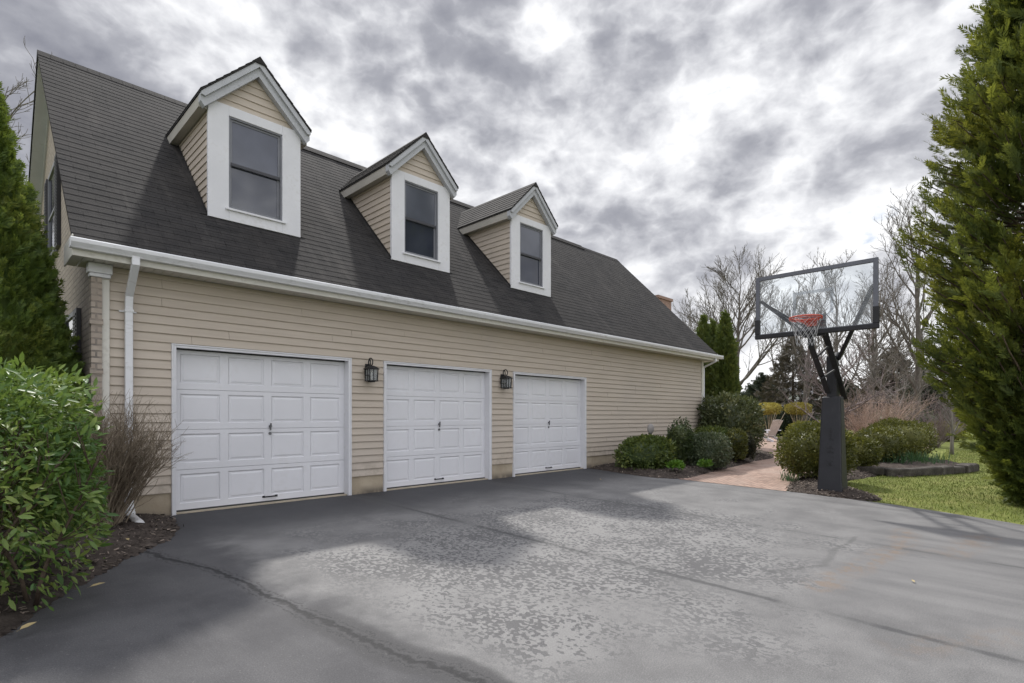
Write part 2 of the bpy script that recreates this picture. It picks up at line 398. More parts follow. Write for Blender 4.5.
def isl_mat(name, cols, rough=.8):
    m, t = mat(name); r = t.new('ShaderNodeNewGeometry').outputs['Random Per Island']
    k = len(cols); setp(t, t.ramp(r, [((i+.5)/k, c) for i, c in enumerate(cols)]), rough, spec=.25); return m
M['chips'] = isl_mat('bark_chips', [(.028, .022, .018), (.05, .039, .032), (.085, .068, .056), (.15, .12, .098), (.036, .029, .025), (.27, .22, .18)])
def grass_mat():
    m, t = mat('grass_blades'); r = t.new('ShaderNodeNewGeometry').outputs['Random Per Island']; o = t.obj()
    k = [(.09, .13, .02), (.15, .195, .03), (.22, .25, .045), (.27, .26, .10), (.10, .145, .024)]
    c = t.ramp(r, [((i+.5)/5, x) for i, x in enumerate(k)])
    p = t.m('MULTIPLY', t.ss(t.noise(o, 1.6, 5, .65), .48, .66), t.ss(r, .2, .6))
    c = t.mix(t.m('MULTIPLY', p, .8), c, (.30, .26, .13)); setp(t, c, .6, spec=.25); return m
M['grass'] = grass_mat()
M['laurel'] = leafmat('glossy_laurel_leaves', (.04, .10, .02), (.11, .19, .04), (.24, .30, .075), .42, 1.6, .25, .35)
M['arb'] = leafmat('arborvitae_sprays', (.05, .09, .018), (.115, .17, .03), (.2, .23, .042), .6, 1.6, .3)
M['arbfar'] = leafmat('far_arborvitae_sprays', (.055, .085, .02), (.11, .145, .03), (.15, .175, .035), .6, 1.6, .2)
M['ley'] = leafmat('cypress_sprays', (.036, .062, .015), (.105, .14, .03), (.28, .27, .042), .6, .55, .35)
M['box'] = leafmat('boxwood_leaves', (.045, .055, .015), (.12, .125, .028), (.2, .195, .04), .45, 2.2, .2)
M['boxdark'] = leafmat('dark_evergreen_leaves', (.028, .048, .018), (.07, .098, .034), (.11, .13, .045), .42, 2.5, .15)
M['yew'] = leafmat('yew_sprigs', (.04, .066, .015), (.095, .13, .025), (.18, .2, .04), .55, 2.2, .2)
M['vari'] = leafmat('variegated_leaves', (.04, .062, .028), (.09, .115, .06), (.17, .185, .11), .42, 3, .15)
M['rhodo'] = leafmat('broad_rhododendron_leaves', (.042, .058, .024), (.10, .12, .05), (.19, .185, .075), .42, 1.6, .15)
M['reddish'] = leafmat('dark_reddish_leaves', (.018, .024, .014), (.05, .042, .026), (.07, .075, .035), .45, 3, .15)
M['bright'] = leafmat('fresh_green_leaves', (.05, .12, .012), (.10, .2, .02), (.15, .25, .03), .5, 4, .25)
M['daff'] = leafmat('daffodil_leaves', (.03, .075, .03), (.05, .11, .045), (.07, .13, .05), .5, 4, .25)
M['gold'] = leafmat('golden_topiary_leaves', (.2, .17, .04), (.36, .30, .065), (.46, .39, .10), .6, 3, .25)
M['goldjun'] = leafmat('golden_juniper', (.12, .125, .02), (.19, .19, .03), (.25, .23, .05), .6, 3, .25)
M['spruce'] = leafmat('dark_conifer_needles', (.022, .034, .019), (.045, .06, .033), (.07, .072, .042), .6, .5, .1)
M['brownspruce'] = leafmat('browned_conifer_needles', (.045, .045, .032), (.11, .09, .07), (.16, .13, .105), .7, .5, .1)
M['wood_far'] = leafmat('distant_wood', (.05, .045, .038), (.085, .075, .064), (.06, .068, .04), .8, .12, .1)
def bark(name, a, b):
    m, t = mat(name); n = t.noise(t.mapv(t.obj(), (1, 1, .3)), 9, 5, .65)
    setp(t, t.mix(t.ss(n, .3, .7), a, b), .9, t.bump(n, .5, .02), spec=.15); return m
M['bark'] = bark('grey_bark', (.10, .09, .08), (.2, .18, .16))
M['barkpale'] = bark('pale_twig_bark', (.13, .12, .108), (.24, .22, .2))
M['barkbrown'] = bark('brown_shrub_bark', (.055, .04, .03), (.15, .115, .085))
M['olivetwig'] = bark('olive_brown_twigs', (.13, .10, .07), (.33, .275, .205))
M['pinktwig'] = bark('pinkish_shrub_twigs', (.30, .215, .175), (.48, .37, .31))
M['tantwig'] = bark('tan_stems', (.3, .25, .17), (.42, .36, .26))
M['lavtwig'] = bark('mauve_twigs', (.17, .135, .135), (.28, .235, .23))
M['deadleaf'] = isl_mat('dead_leaves', [(.34, .25, .1), (.4, .33, .17), (.25, .16, .08)], .7)
M['greyplastic'] = worn('grey_plastic', (.30, .28, .265), .6)
M['chairwood'] = worn('pale_chair_wood', (.50, .44, .40), .7, .12, 5)
M['carpaint'] = worn('white_car_paint', (.7, .71, .74), .25, .03)
M['carglass'] = glass_mat('car_glass', (.03, .04, .07))
M['tyre'] = worn('tyre_rubber', (.02, .02, .02), .85)
M['farwhite'] = worn('far_white_siding', (.72, .74, .80), .6, .06)
M['farbrick'] = worn('far_red_brick', (.30, .2, .16), .85, .2, 8)
M['farroof'] = worn('far_grey_roof', (.12, .12, .13), .9)

# ------------------------------------------------------------------ vegetation generators
def unit(v): return v / np.maximum(np.linalg.norm(v, axis=1, keepdims=True), 1e-9)
def frames(d, rng, up=None, jit=1.0):
    """rotation matrices with local x along d; local z near 'up' (or random)"""
    d = unit(d); n = len(d)
    r = rng.normal(size=(n, 3))
    z = r if up is None else np.asarray(up, float) + r*jit
    z = z - (z*d).sum(1, keepdims=True)*d; z = unit(z); y = np.cross(z, d)
    return np.stack([d, y, z], axis=2)
def scatter(tv, tf, R, loc, scale):
    n = len(loc); k = len(tv)
    V = np.einsum('nij,kj->nki', R, tv) * np.asarray(scale).reshape(-1, 1, 1) + loc[:, None, :]
    F = (tf[None] + (np.arange(n)*k)[:, None, None]).reshape(-1, tf.shape[1])
    return V.reshape(-1, 3), F
def t_leaf(w=.34):
    v = np.array([(0,0,0),(.28,-w*.45,.03),(.65,-w*.42,.02),(1,0,-.06),(.65,w*.42,.02),(.28,w*.45,.03),(.3,0,-.02),(.66,0,-.035)], float)
    f = np.array([(0,1,6),(1,2,7),(1,7,6),(2,3,7),(7,3,4),(6,7,4),(6,4,5),(0,6,5)])
    return v, f
def t_diamond(w=.5):
    return np.array([(0,0,0),(.45,-w/2,.06),(1,0,0),(.45,w/2,.06)], float), np.array([(0,1,2,3)])
def t_spray(n=9, seed=0, w=.034, spread=.62, L=.40):
    r = random.Random(seed); v = []; f = []
    def dia(p, a, l, w, z):
        dx, dy = math.cos(a), math.sin(a); b = len(v)
        v.extend([(p[0], p[1], p[2]), (p[0]+dx*l*.5+dy*w, p[1]+dy*l*.5-dx*w, p[2]+z*.6), (p[0]+dx*l, p[1]+dy*l, p[2]+z), (p[0]+dx*l*.5-dy*w, p[1]+dy*l*.5+dx*w, p[2]+z*.6)])
        f.append((b, b+1, b+2, b+3))
    for i in range(n):
        x = .05 + .8*i/n; zz = -.12*x*x
        for sgn in (-1, 1):
            l = L*(1-.55*x)*r.uniform(.75, 1.2)
            dia((x, 0, zz), sgn*spread*r.uniform(.75, 1.2), l, w*r.uniform(.8, 1.2), r.uniform(-.1, .08))
    dia((.0, 0, 0), 0, .7, w*.5, -.06); dia((.62, 0, -.05), 0, .4, w, -.06)
    return np.array(v), np.array(f)
SPR = [t_spray(9, i) for i in range(4)]
SPRF = [t_spray(5, i+9, .062, .62, .5) for i in range(3)]

def join_parts(parts):
    V = []; F = []; b = 0
    for v, f in parts: V.append(v); F.append(f+b); b += len(v)
    return np.concatenate(V), np.concatenate(F)
def sphere_pts(n, rng):
    d = rng.normal(size=(n, 3)); return unit(d)
def super_shell(d, dims, p):
    """point on a superellipsoid (exponent p: 2 ball .. 6 boxy) in direction d"""
    q = np.abs(d / np.asarray(dims)); r = (q**p).sum(1)**(-1./p)
    return d * r[:, None]
def lump(d, seed, amp):
    r = np.random.default_rng(seed); s = np.zeros(len(d))
    for k in range(9):
        w = r.normal(size=3)*r.uniform(2, 5.5); s += np.sin(d@w + r.uniform(0, 6.28)) * amp/ (1+np.linalg.norm(w)*.25)
    return 1 + s
def core_blob(dims, p, seed, amp, k=.82):
    bm = bmesh.new(); bmesh.ops.create_icosphere(bm, subdivisions=4, radius=1)
    d = unit(np.array([v.co[:] for v in bm.verts])); F = np.array([[v.index for v in f.verts] for f in bm.faces]); bm.free()
    return super_shell(d, dims, p) * (lump(d, seed, amp)*k)[:, None], F
def bush_geo(seed, dims, n, size, kind='leaf', p=2.4, amp=.05, depth=.28, flat=False, core=.8, lw=.5, out=.8, zmin=-.85):
    """foliage of one bush around its centre: leaves in a shell of given depth over a twiggy core of leaves"""
    rng = np.random.default_rng(seed)
    d = sphere_pts(n, rng); d = d[d[:, 2] > zmin]
    if flat: d[:, 2] = np.abs(d[:, 2])
    sh = super_shell(d, dims, p) * lump(d, seed, amp)[:, None]
    loc = sh * (1 - depth*rng.random(len(d))**1.7)[:, None]
    loc *= (1 + .05*rng.normal(size=len(d)))[:, None]
    nd = unit(sh/np.asarray(dims)**2*1.0)
    dirs = nd*out + rng.normal(size=(len(d), 3))*.6 + np.array([0, 0, .25])
    sc = size*rng.uniform(.6, 1.35, len(d))
    parts = []
    if kind == 'leaf': tv, tf = t_leaf(lw); tf = np.array(tf)
    elif kind == 'dia': tv, tf = t_diamond(lw); tf = np.concatenate([tf[:, [0,1,2]], tf[:, [0,2,3]]])
    else:
        tv, tf = SPRF[seed % 3]; tf = np.concatenate([tf[:, [0,1,2]], tf[:, [0,2,3]]])
    parts.append(scatter(tv, tf, frames(dirs, rng, nd if kind == 'leaf' else None, .8), loc, sc))
    if core: parts.append(core_blob(dims, p, seed, amp, core))
    return join_parts(parts)

def grow(mb_trunk, mb_br, base, H, seed, r0, n1=11, n2=6, n3=5, spread=.6, t0=.2, lean=(0, 0), twig=.008, lens=(.42, .5, .5), n4=2, up=.35, nt=7):
    """bare tree: trunk, limbs, branches, twigs as tapered tubes"""
    r = random.Random(seed)
    def path(p, d, L, n, wob, upk):
        pts = [p.copy()]
        for i in range(n):
            d = (d + Vector((r.gauss(0, wob), r.gauss(0, wob), r.gauss(0, wob)*.6 + upk))).normalized()
            p = p + d*L/n; pts.append(p.copy())
        return pts
    def taper(a, b, n): return [a + (b-a)*i/n for i in range(n+1)]
    def pick(pts, t):
        f = t*(len(pts)-1); i = min(int(f), len(pts)-2); q = pts[i].lerp(pts[i+1], f-i); return q, (pts[i+1]-pts[i]).normalized()
    def side(d, ang):
        a = Vector((r.gauss(0,1), r.gauss(0,1), r.gauss(0,1))).cross(d).normalized()
        return (d*math.cos(ang) + a*math.sin(ang)).normalized()
    tr = path(Vector(base), Vector((lean[0], lean[1], 1)), H*.9, nt, .05, .05)
    mb_trunk.tube(tr, taper(r0, r0*.12, nt), 7)
    for i in range(n1):
        t = t0 + (1-t0)*(i+r.random())/n1; q, d = pick(tr, min(t, .98)); L1 = H*lens[0]*(1.1-t*.65)*r.uniform(.75, 1.15)
        rr = r0*(1.05-t)*.5 + twig*1.4
        p1 = path(q, side(d, spread*r.uniform(.75, 1.3)), L1, 6, .1, up*.18)
        mb_br.tube(p1, taper(rr, twig*1.1, 6), 5, False)
        for j in range(n2):
            t2 = .2+.8*(j+r.random())/n2; q2, d2 = pick(p1, min(t2, .99)); L2 = L1*lens[1]*(1.15-t2*.6)*r.uniform(.7, 1.2)
            p2 = path(q2, side(d2, .6*r.uniform(.7, 1.3)), L2, 4, .13, up*.2)
            mb_br.tube(p2, taper(max(twig*1.3, rr*.38), twig*.9, 4), 4, False)
            for k in range(n3):
                t3 = .2+.8*(k+r.random())/n3; q3, d3 = pick(p2, min(t3, .99)); L3 = L2*lens[2]*r.uniform(.6, 1.2)
                p3 = path(q3, side(d3, .6*r.uniform(.6, 1.3)), L3, 3, .15, up*.2)
                mb_br.tube(p3, taper(twig, twig*.7, 3), 3, False)
                for l in range(n4):
                    q4, d4 = pick(p3, r.uniform(.3, .95))
                    p4 = path(q4, side(d4, .55), L3*.5, 2, .15, up*.2)
                    mb_br.tube(p4, taper(twig*.75, twig*.55, 2), 3, False)
def bare_tree(name, label, cat, loc, H, seed, r0, group=None, m='bark', **kw):
    t = thing(name, label, cat, loc, 0, group)
    a, b = MB(), MB(); grow(a, b, (0, 0, -.1), H, seed, r0, **kw)
    a.build('trunk', M[m], t, True)
    np_from(b, 'crown', M[m], t)
    return t
def np_from(b, name, m, parent):
    me = bpy.data.meshes.new(name); me.from_pydata(b.v, [], b.f); me.polygons.foreach_set('use_smooth', [True]*len(b.f)); return link(name, me, m, parent)

# ------------------------------------------------------------------ ground sheets
def sheet(name, poly, m, lift, kind='structure'):
    bm = bmesh.new(); f = bm.faces.new([bm.verts.new((x, y, 0)) for x, y in poly])
    bmesh.ops.triangulate(bm, faces=[f])
    for yy in (-.5, -9.5):
        bmesh.ops.bisect_plane(bm, geom=bm.verts[:]+bm.edges[:]+bm.faces[:], plane_co=(0, yy, 0), plane_no=(0, 1, 0))
    for v in bm.verts: v.co.z = g(v.co.y) + lift
    bmesh.ops.recalc_face_normals(bm, faces=bm.faces)
    if sum(f.normal.z for f in bm.faces) < 0: bmesh.ops.reverse_faces(bm, faces=bm.faces)
    me = bpy.data.meshes.new(name); bm.to_mesh(me); bm.free()
    return tag(link(name, me, m), kind=kind)
def wob_poly(pts, amp, step, seed):
    r = random.Random(seed); out = []
    n = len(pts)
    for i in range(n):
        a = Vector(pts[i]); b = Vector(pts[(i+1) % n]); k = max(1, int((b-a).length/step))
        for j in range(k):
            p = a.lerp(b, j/k); out.append((p.x + r.gauss(0, amp), p.y + r.gauss(0, amp)))
    return out
def inside(px, py, poly):
    P = np.array(poly); x1, y1 = P[:, 0], P[:, 1]; x2, y2 = np.roll(x1, -1), np.roll(y1, -1)
    px = np.asarray(px)[:, None]; py = np.asarray(py)[:, None]
    c = ((y1 > py) != (y2 > py)) & (px < (x2-x1)*(py-y1)/(y2-y1+1e-12)+x1)
    return c.sum(1) % 2 == 1
def edge_dist(px, py, poly):
    P = np.array(poly); A = P; B = np.roll(P, -1, axis=0); q = np.stack([px, py], 1)[:, None, :]
    ab = B-A; h = np.clip(((q-A)*ab).sum(2)/np.maximum((ab*ab).sum(1), 1e-9), 0, 1)
    return np.linalg.norm(q-A-ab*h[..., None], axis=2).min(1)
gv = np.vectorize(g)
def mound(name, poly, m, lift=.012, top=.08, step=.07, rough=.012, seed=0):
    """mulch: fine bumpy height field clipped to the bed outline"""
    rng = np.random.default_rng(seed); P = np.array(poly)
    xs = np.arange(P[:, 0].min(), P[:, 0].max()+step, step); ys = np.arange(P[:, 1].min(), P[:, 1].max()+step, step)
    X, Y = np.meshgrid(xs, ys, indexing='ij'); X = X + rng.normal(0, step*.2, X.shape); Y = Y + rng.normal(0, step*.2, Y.shape)
    ins = inside(X.ravel(), Y.ravel(), poly).reshape(X.shape); d = edge_dist(X.ravel(), Y.ravel(), poly).reshape(X.shape)
    s = np.clip(d/.35, 0, 1); s = s*s*(3-2*s)
    Z = gv(Y) + lift + np.where(ins, top*s + rng.normal(0, rough, X.shape)*np.minimum(1, d/.1), -.03)
    n, k = X.shape; I = np.arange(n*k).reshape(n, k)
    F = np.stack([I[:-1, :-1], I[1:, :-1], I[1:, 1:], I[:-1, 1:]], -1).reshape(-1, 4)
    F = F[ins.ravel()[F].sum(1) >= 2]
    return tag(np_mesh(name, np.stack([X, Y, Z], -1).reshape(-1, 3), F, m), kind='structure')
def chips(name, poly, n, size, seed, top=.08, lift=.02, m='chips'):
    rng = np.random.default_rng(seed); P = np.array(poly)
    x = rng.uniform(P[:, 0].min(), P[:, 0].max(), n*2); y = rng.uniform(P[:, 1].min(), P[:, 1].max(), n*2)
    k = inside(x, y, poly); x, y = x[k][:n], y[k][:n]; d = edge_dist(x, y, poly); s = np.clip(d/.35, 0, 1); s = s*s*(3-2*s)
    j = rng.normal(0, .025, (len(x), 2)); x = x + j[:, 0]; y = y + j[:, 1]
    loc = np.stack([x, y, gv(y)+lift+top*s+rng.uniform(-.004, .012, len(x))], 1)
    tv = np.array([(-.5,-.12,-.04),(.5,-.16,-.04),(.55,.1,-.04),(-.45,.15,-.04),(-.46,-.1,.05),(.48,-.1,.06),(.5,.08,.05),(-.42,.1,.06)])
    tf = np.array([(4,5,6,7),(0,1,5,4),(1,2,6,5),(2,3,7,6),(3,0,4,7)])
    dirs = rng.normal(size=(len(x), 3))*np.array([1, 1, .3])
    V, F = scatter(tv, tf, frames(dirs, rng, np.array([0, 0, 1.]), .45), loc, size*rng.uniform(.4, 1.5, len(x)))
    return tag(np_mesh(name, V, F, M[m]), kind='stuff')

# lawn reaches the horizon
sheet('lawn', [(-400, -400), (500, -400), (500, 500), (-400, 500)], M['lawn'], -.012)
drive = [(-16, -16), (7.2, -16), (7.75, -10), (8.05, -7.9), (8.45, -6.9), (8.62, -6.2), (8.66, -5.6), (8.72, -4.9), (8.76, -4.4), (8.72, -2.6), (9.2, .12), (-16, .12)]
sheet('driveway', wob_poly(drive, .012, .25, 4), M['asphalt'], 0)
pathp = [(8.66, -2.5), (9.6, -2.42), (12.0, -2.2), (14.5, -1.85), (17.0, -1.5), (18.5, -1.0), (18.5, -3.6), (14.6, -3.9), (11.3, -4.15), (9.6, -4.4), (8.68, -4.62)]
sheet('path', pathp, M['path'], .006)
sheet('patio', [(18.4, -4.2), (30, -4.4), (34, 1), (33, 6), (24, 6.5), (18.4, 3)], M['path'], .004)
bed_house = [(8.82, -.02), (8.62, -.9), (8.5, -1.5), (8.44, -2.0), (8.62, -2.42), (8.95, -2.58), (10.2, -2.44), (12.0, -2.25), (14.2, -1.98), (15.8, -1.95), (17.4, -1.45), (18.2, -.4), (18.0, 1.6), (15.3, 1.6), (15.2, -.02)]
bed_hoop = [(8.72, -4.7), (9.0, -4.52), (10.0, -4.3), (11.4, -4.05), (13.6, -3.8), (15.0, -4.2), (15.6, -5.2), (13.6, -5.2), (11.4, -4.95), (10.4, -5.1), (9.75, -5.6), (9.2, -6.0), (8.75, -6.02), (8.66, -5.4)]
bed_hedge = [(-.06, -.03), (-.1, -.55), (-.22, -1.1), (-.42, -1.5), (-.62, -1.78), (-.98, -2.2), (-1.25, -2.62), (-1.5, -3.0), (-1.74, -3.45), (-1.98, -3.95), (-2.4, -4.8), (-3.4, -6.2), (-5.5, -6.5), (-5.5, 3.5), (-.9, 3.5), (-.9, -.03)]
bed_back = [(13.2, -5.6), (13.6, -4.9), (16, -4.4), (18.2, -4.4), (19.0, -5.6), (17.2, -6.6), (16.0, -6.5), (14.2, -5.8)]
for nm, p, s, tp in (('mulch_bed_by_house', bed_house, 1, .09), ('mulch_bed_by_hoop', bed_hoop, 2, .09), ('mulch_bed_by_hedge', bed_hedge, 3, .09), ('raised_bed', bed_back, 4, .14)):
    mound(nm, p, M['mulch'], .012, tp, .07, .014, s)
chips('bark_mulch_chips', bed_hedge, 15000, .042, 11)
chips('bark_mulch_chips', bed_house, 7000, .045, 12)
chips('bark_mulch_chips', bed_hoop, 5000, .045, 13)

# grass on the strip of lawn right of the hoop and beyond
def grass(poly, n, h, seed, excl=()):
    rng = np.random.default_rng(seed); P = np.array(poly)
    x = rng.uniform(P[:, 0].min(), P[:, 0].max(), n*3); y = rng.uniform(P[:, 1].min(), P[:, 1].max(), n*3)
    k = inside(x, y, poly)
    for e in excl: k &= ~inside(x, y, e)
    x, y = x[k][:n], y[k][:n]
    loc = np.stack([x, y, gv(y)-.015], 1)
    tv = np.array([(0,-.09,0),(0,.09,0),(.6,.05,.06),(1,0,.2),(.6,-.05,.06)]); tf = np.array([(0,1,2),(0,2,4),(4,2,3)])
    dirs = rng.normal(size=(len(x), 3))*.45 + np.array([0, 0, 1.])
    V, F = scatter(tv, tf, frames(dirs, rng), loc, h*rng.uniform(.5, 1.4, len(x)))
    return tag(np_mesh('grass', V, F, M['grass']), kind='stuff')
lawn_near = [(8.74, -6.0), (9.2, -6.05), (9.8, -5.62), (10.5, -5.15), (11.5, -5.0), (13.4, -5.3), (14.0, -5.9), (16, -6.6), (17.2, -6.7), (19.2, -5.6), (27, -5), (27, -11), (14, -10.5), (7.9, -9.6), (8.1, -7.95), (8.5, -6.9)]
grass(lawn_near, 75000, .042, 21)
# a few thin tufts where lawn meets drive are left by the random edge of the blades

# ------------------------------------------------------------------ house
HX0, HX1 = -.87, 15.02
RZ, RY0, EZ, EY = 7.15, 3.52, 3.25, -.38           # ridge, eave
ROX0, ROX1 = -1.075, 15.4
house = thing('house', 'tan vinyl sided house end with three white garage doors and three dormers', 'house')
DOORS = [(-.035, 2.5), (3.1, 5.6), (6.23, 8.76)]
DTOP = 2.215
# siding courses
def siding():
    b = MB(); r = random.Random(3); ex = .1135; zb, zt = .29, 3.075
    z = zb; i = 0
    while z < zt - .005:
        z1 = min(z+ex, zt)
        spans = []
        x = -.68
        if z < DTOP:
            for (a, c) in DOORS: spans.append((x, a, z, z1)); x = c
            spans.append((x, 14.93, z, z1))
            if z1 > DTOP:
                for (a, c) in DOORS: spans.append((a, c, DTOP, z1))
        else: spans.append((x, 14.93, z, z1))
        for (a, c, za, zc) in spans:
            xs = [a]; j = a + r.uniform(.4, 3.6)
            while j < c - .3: xs.append(j); j += 3.66
            xs.append(c)
            for k in range(len(xs)-1):
                o = -.0012*(k % 2)
                yb = lambda zz: -.023 + .020*((zz-z)/ex)
                e = .0 if k == 0 else -.01
                b.extr([(yb(za)+o+.003, za), (yb(za)+o, za+.006), (yb(zc)+o, zc), (.02, zc), (.02, za)], 'x', xs[k], xs[k+1]-(.003 if k < len(xs)-2 else 0))
        z = z1; i += 1
    return b
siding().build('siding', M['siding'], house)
xs = [-.7] + [v for d in DOORS for v in d] + [15.0]
for k in range(0, len(xs), 2):
    fb = MB(); fb.box(xs[k], xs[k+1], .0, .12, -.3, .288); fb.build('foundation', M['foundation'], house)
# masonry core and other walls
cb = MB()
for k in range(0, len(xs), 2): cb.box(xs[k], xs[k+1], .021, .20, .288, 2.98)
cb.box(-.7, 15.0, .021, .20, 2.981, 3.25)
for (a, c) in DOORS: cb.box(a, c, .021, .20, 2.20, 2.979)
cb.box(-.7, 15.0, 6.85, 7.04, -.2, 3.2)
cb.add([(HX1-.02, .2, -.2), (HX1-.02, 6.85, -.2), (HX1-.02, 6.85, 3.6), (HX1-.02, 3.52, 6.98), (HX1-.02, .2, 3.66)], [(0,1,2,3,4)])
cb.build('rear_wall', M['siding'], house)
# brick gable end
gb = MB()
prof = [(.0, -.3), (7.04, -.3), (7.04, 3.55), (RY0, RZ-.14), (.0, 3.48)]
gb.add([(HX0, y, z) for y, z in prof] + [(-.7, y, z) for y, z in prof], [tuple(range(4, -1, -1)), tuple(range(5, 10))] + [(i, (i+1) % 5, 5+(i+1) % 5, 5+i) for i in range(5)])
gb.build('brick_gable_wall', M['brick'], house)
rb = MB(); rb.box(HX0+.003, -.765, -.085, -.002, -.3, 2.93)
for k in range(4): rb.box(HX0-.012, -.755, -.097, -.004, .62+.58*k, .685+.58*k)
rb.build('brick_quoin', M['brickf'], house)
pb = MB(); pb.box(-.762, -.685, -.05, .02, .0, 2.93); pb.build('corner_post', M['soffit'], house, bevel=.006)
pb = MB(); pb.box(14.935, 15.04, -.045, .06, .1, 3.075); pb.build('corner_post', M['soffit'], house, bevel=.006)
fz = MB(); fz.box(-.9, -.665, -.12, .02, 2.96, 3.075); fz.box(-.885, -.68, -.105, .01, 2.915, 2.959)
fz.build('corner_capital', M['white'], house, bevel=.008)
# gable windows with shutters (window > shutter, sash)
def gable_window(y0, y1, z0, z1, sw):
    b = MB(); b.box(HX0-.012, HX0+.02, y0, y1, z0, z1)
    w = b.build('window', M['pane'], house)
    f = MB(); t = .06
    f.box(HX0-.03, HX0-.002, y0-t, y0, z0-t, z1+t); f.box(HX0-.03, HX0-.002, y1, y1+t, z0-t, z1+t); f.box(HX0-.03, HX0-.002, y0, y1, z1, z1+t); f.box(HX0-.05, HX0-.002, y0, y1, z0-t, z0)
    f.box(HX0-.026, HX0-.013, y0, y1, (z0+z1)/2-.02, (z0+z1)/2+.02)
    f.build('frame', M['sash'], w)
    for a, c in ((y0-t-sw-.01, y0-t-.01), (y1+t+.01, y1+t+sw+.01)):
        s = MB(); s.box(HX0-.05, HX0-.003, a, c, z0-.04, z1+.04)
        k = z0
        while k < z1-.03: s.box(HX0-.058, HX0-.05, a+.04, c-.04, k, k+.03); k += .05
        s.build('shutter', M['shutter'], w)
gable_window(2.95, 3.95, 3.9, 5.25, .3)
gable_window(1.0, 1.9, 1.0, 2.6, .3)
# main roof: stepped courses, both slopes
def shingle_slope(b, x0, x1, y0, z0, y1, z1, ex=.145):
    dy, dz = y1-y0, z1-z0; L = math.hypot(dy, dz); n = int(round(L/ex)); ny, nz = -dz/L, dy/L
    if nz < 0: ny, nz = -ny, -nz
    for i in range(n):
        a, c = i/n, (i+1)/n
        pa = (y0+dy*a+ny*.006, z0+dz*a+nz*.006); pc = (y0+dy*c+ny*.002, z0+dz*c+nz*.002)
        pb_ = (y0+dy*a, z0+dz*a)
        b.add([(x0, *pa), (x1, *pa), (x1, *pc), (x0, *pc), (x0, *pb_), (x1, *pb_)], [(0,1,2,3), (4,5,1,0)])
rf = MB()
shingle_slope(rf, ROX0, ROX1, EY-.03, EZ-.03, RY0, RZ)
shingle_slope(rf, ROX0, ROX1, 7.45, 3.22, RY0, RZ)
prof = [(EY-.03, EZ-.035), (RY0, RZ-.005), (7.45, 3.215), (7.45, 3.18), (RY0, RZ-.05), (EY-.03, EZ-.07)]
n = 6; rf.add([(ROX0, *p) for p in prof] + [(ROX1, *p) for p in prof], [(i, (i+1) % n, n+(i+1) % n, n+i) for i in range(n)] + [(0,5,4,1), (1,4,3,2), (6,7,10,11), (7,8,9,10)])
roof = rf.build('roof', M['roof'], house)
rc = MB()
x = ROX0
while x < ROX1:
    x2 = min(x+.16, ROX1)
    rc.extr([(RY0-.13, RZ-.115), (RY0, RZ+.018), (RY0+.13, RZ-.115), (RY0+.13, RZ-.125), (RY0, RZ+.002), (RY0-.13, RZ-.125)], 'x', x, x2-.004); x = x2
rc.build('ridge_cap', M['roof'], roof)
# raised ridge vent between
rv = MB(); rv.extr([(RY0-.16, RZ-.12), (RY0, RZ+.045), (RY0+.16, RZ-.12), (RY0+.15, RZ-.135), (RY0-.15, RZ-.135)], 'x', 1.6, 13.2)
rv.build('ridge_vent', M['roof'], roof)
# rake boards of the gable
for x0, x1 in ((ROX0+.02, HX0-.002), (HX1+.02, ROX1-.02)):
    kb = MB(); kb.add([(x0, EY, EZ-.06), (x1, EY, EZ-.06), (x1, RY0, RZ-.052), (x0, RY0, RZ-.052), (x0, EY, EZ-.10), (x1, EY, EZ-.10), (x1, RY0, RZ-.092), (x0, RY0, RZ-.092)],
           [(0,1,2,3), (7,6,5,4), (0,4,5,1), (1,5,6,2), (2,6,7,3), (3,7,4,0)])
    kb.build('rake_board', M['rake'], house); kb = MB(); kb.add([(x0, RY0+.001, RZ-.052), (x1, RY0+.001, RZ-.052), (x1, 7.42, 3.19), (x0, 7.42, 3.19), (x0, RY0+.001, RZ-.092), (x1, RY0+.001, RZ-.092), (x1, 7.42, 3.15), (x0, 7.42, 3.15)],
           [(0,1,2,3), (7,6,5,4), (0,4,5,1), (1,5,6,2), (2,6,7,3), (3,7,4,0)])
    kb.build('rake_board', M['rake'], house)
for s in (1, -1):   # frieze board on the brick under the rake
    y0, z0 = (.0, 3.42) if s == 1 else (7.04, 3.49)
    kb = MB(); kb.add([(HX0-.025, y0, z0), (HX0-.025, RY0, RZ-.20 if s == 1 else RZ-.2), (HX0-.025, RY0, RZ-.10), (HX0-.025, y0, z0+.1), (HX0-.001, y0, z0), (HX0-.001, RY0, RZ-.2), (HX0-.001, RY0, RZ-.1), (HX0-.001, y0, z0+.1)],
           [(0,1,2,3), (7,6,5,4), (0,4,5,1), (2,6,7,3)])
    kb.build('frieze_board', M['rake'], house)
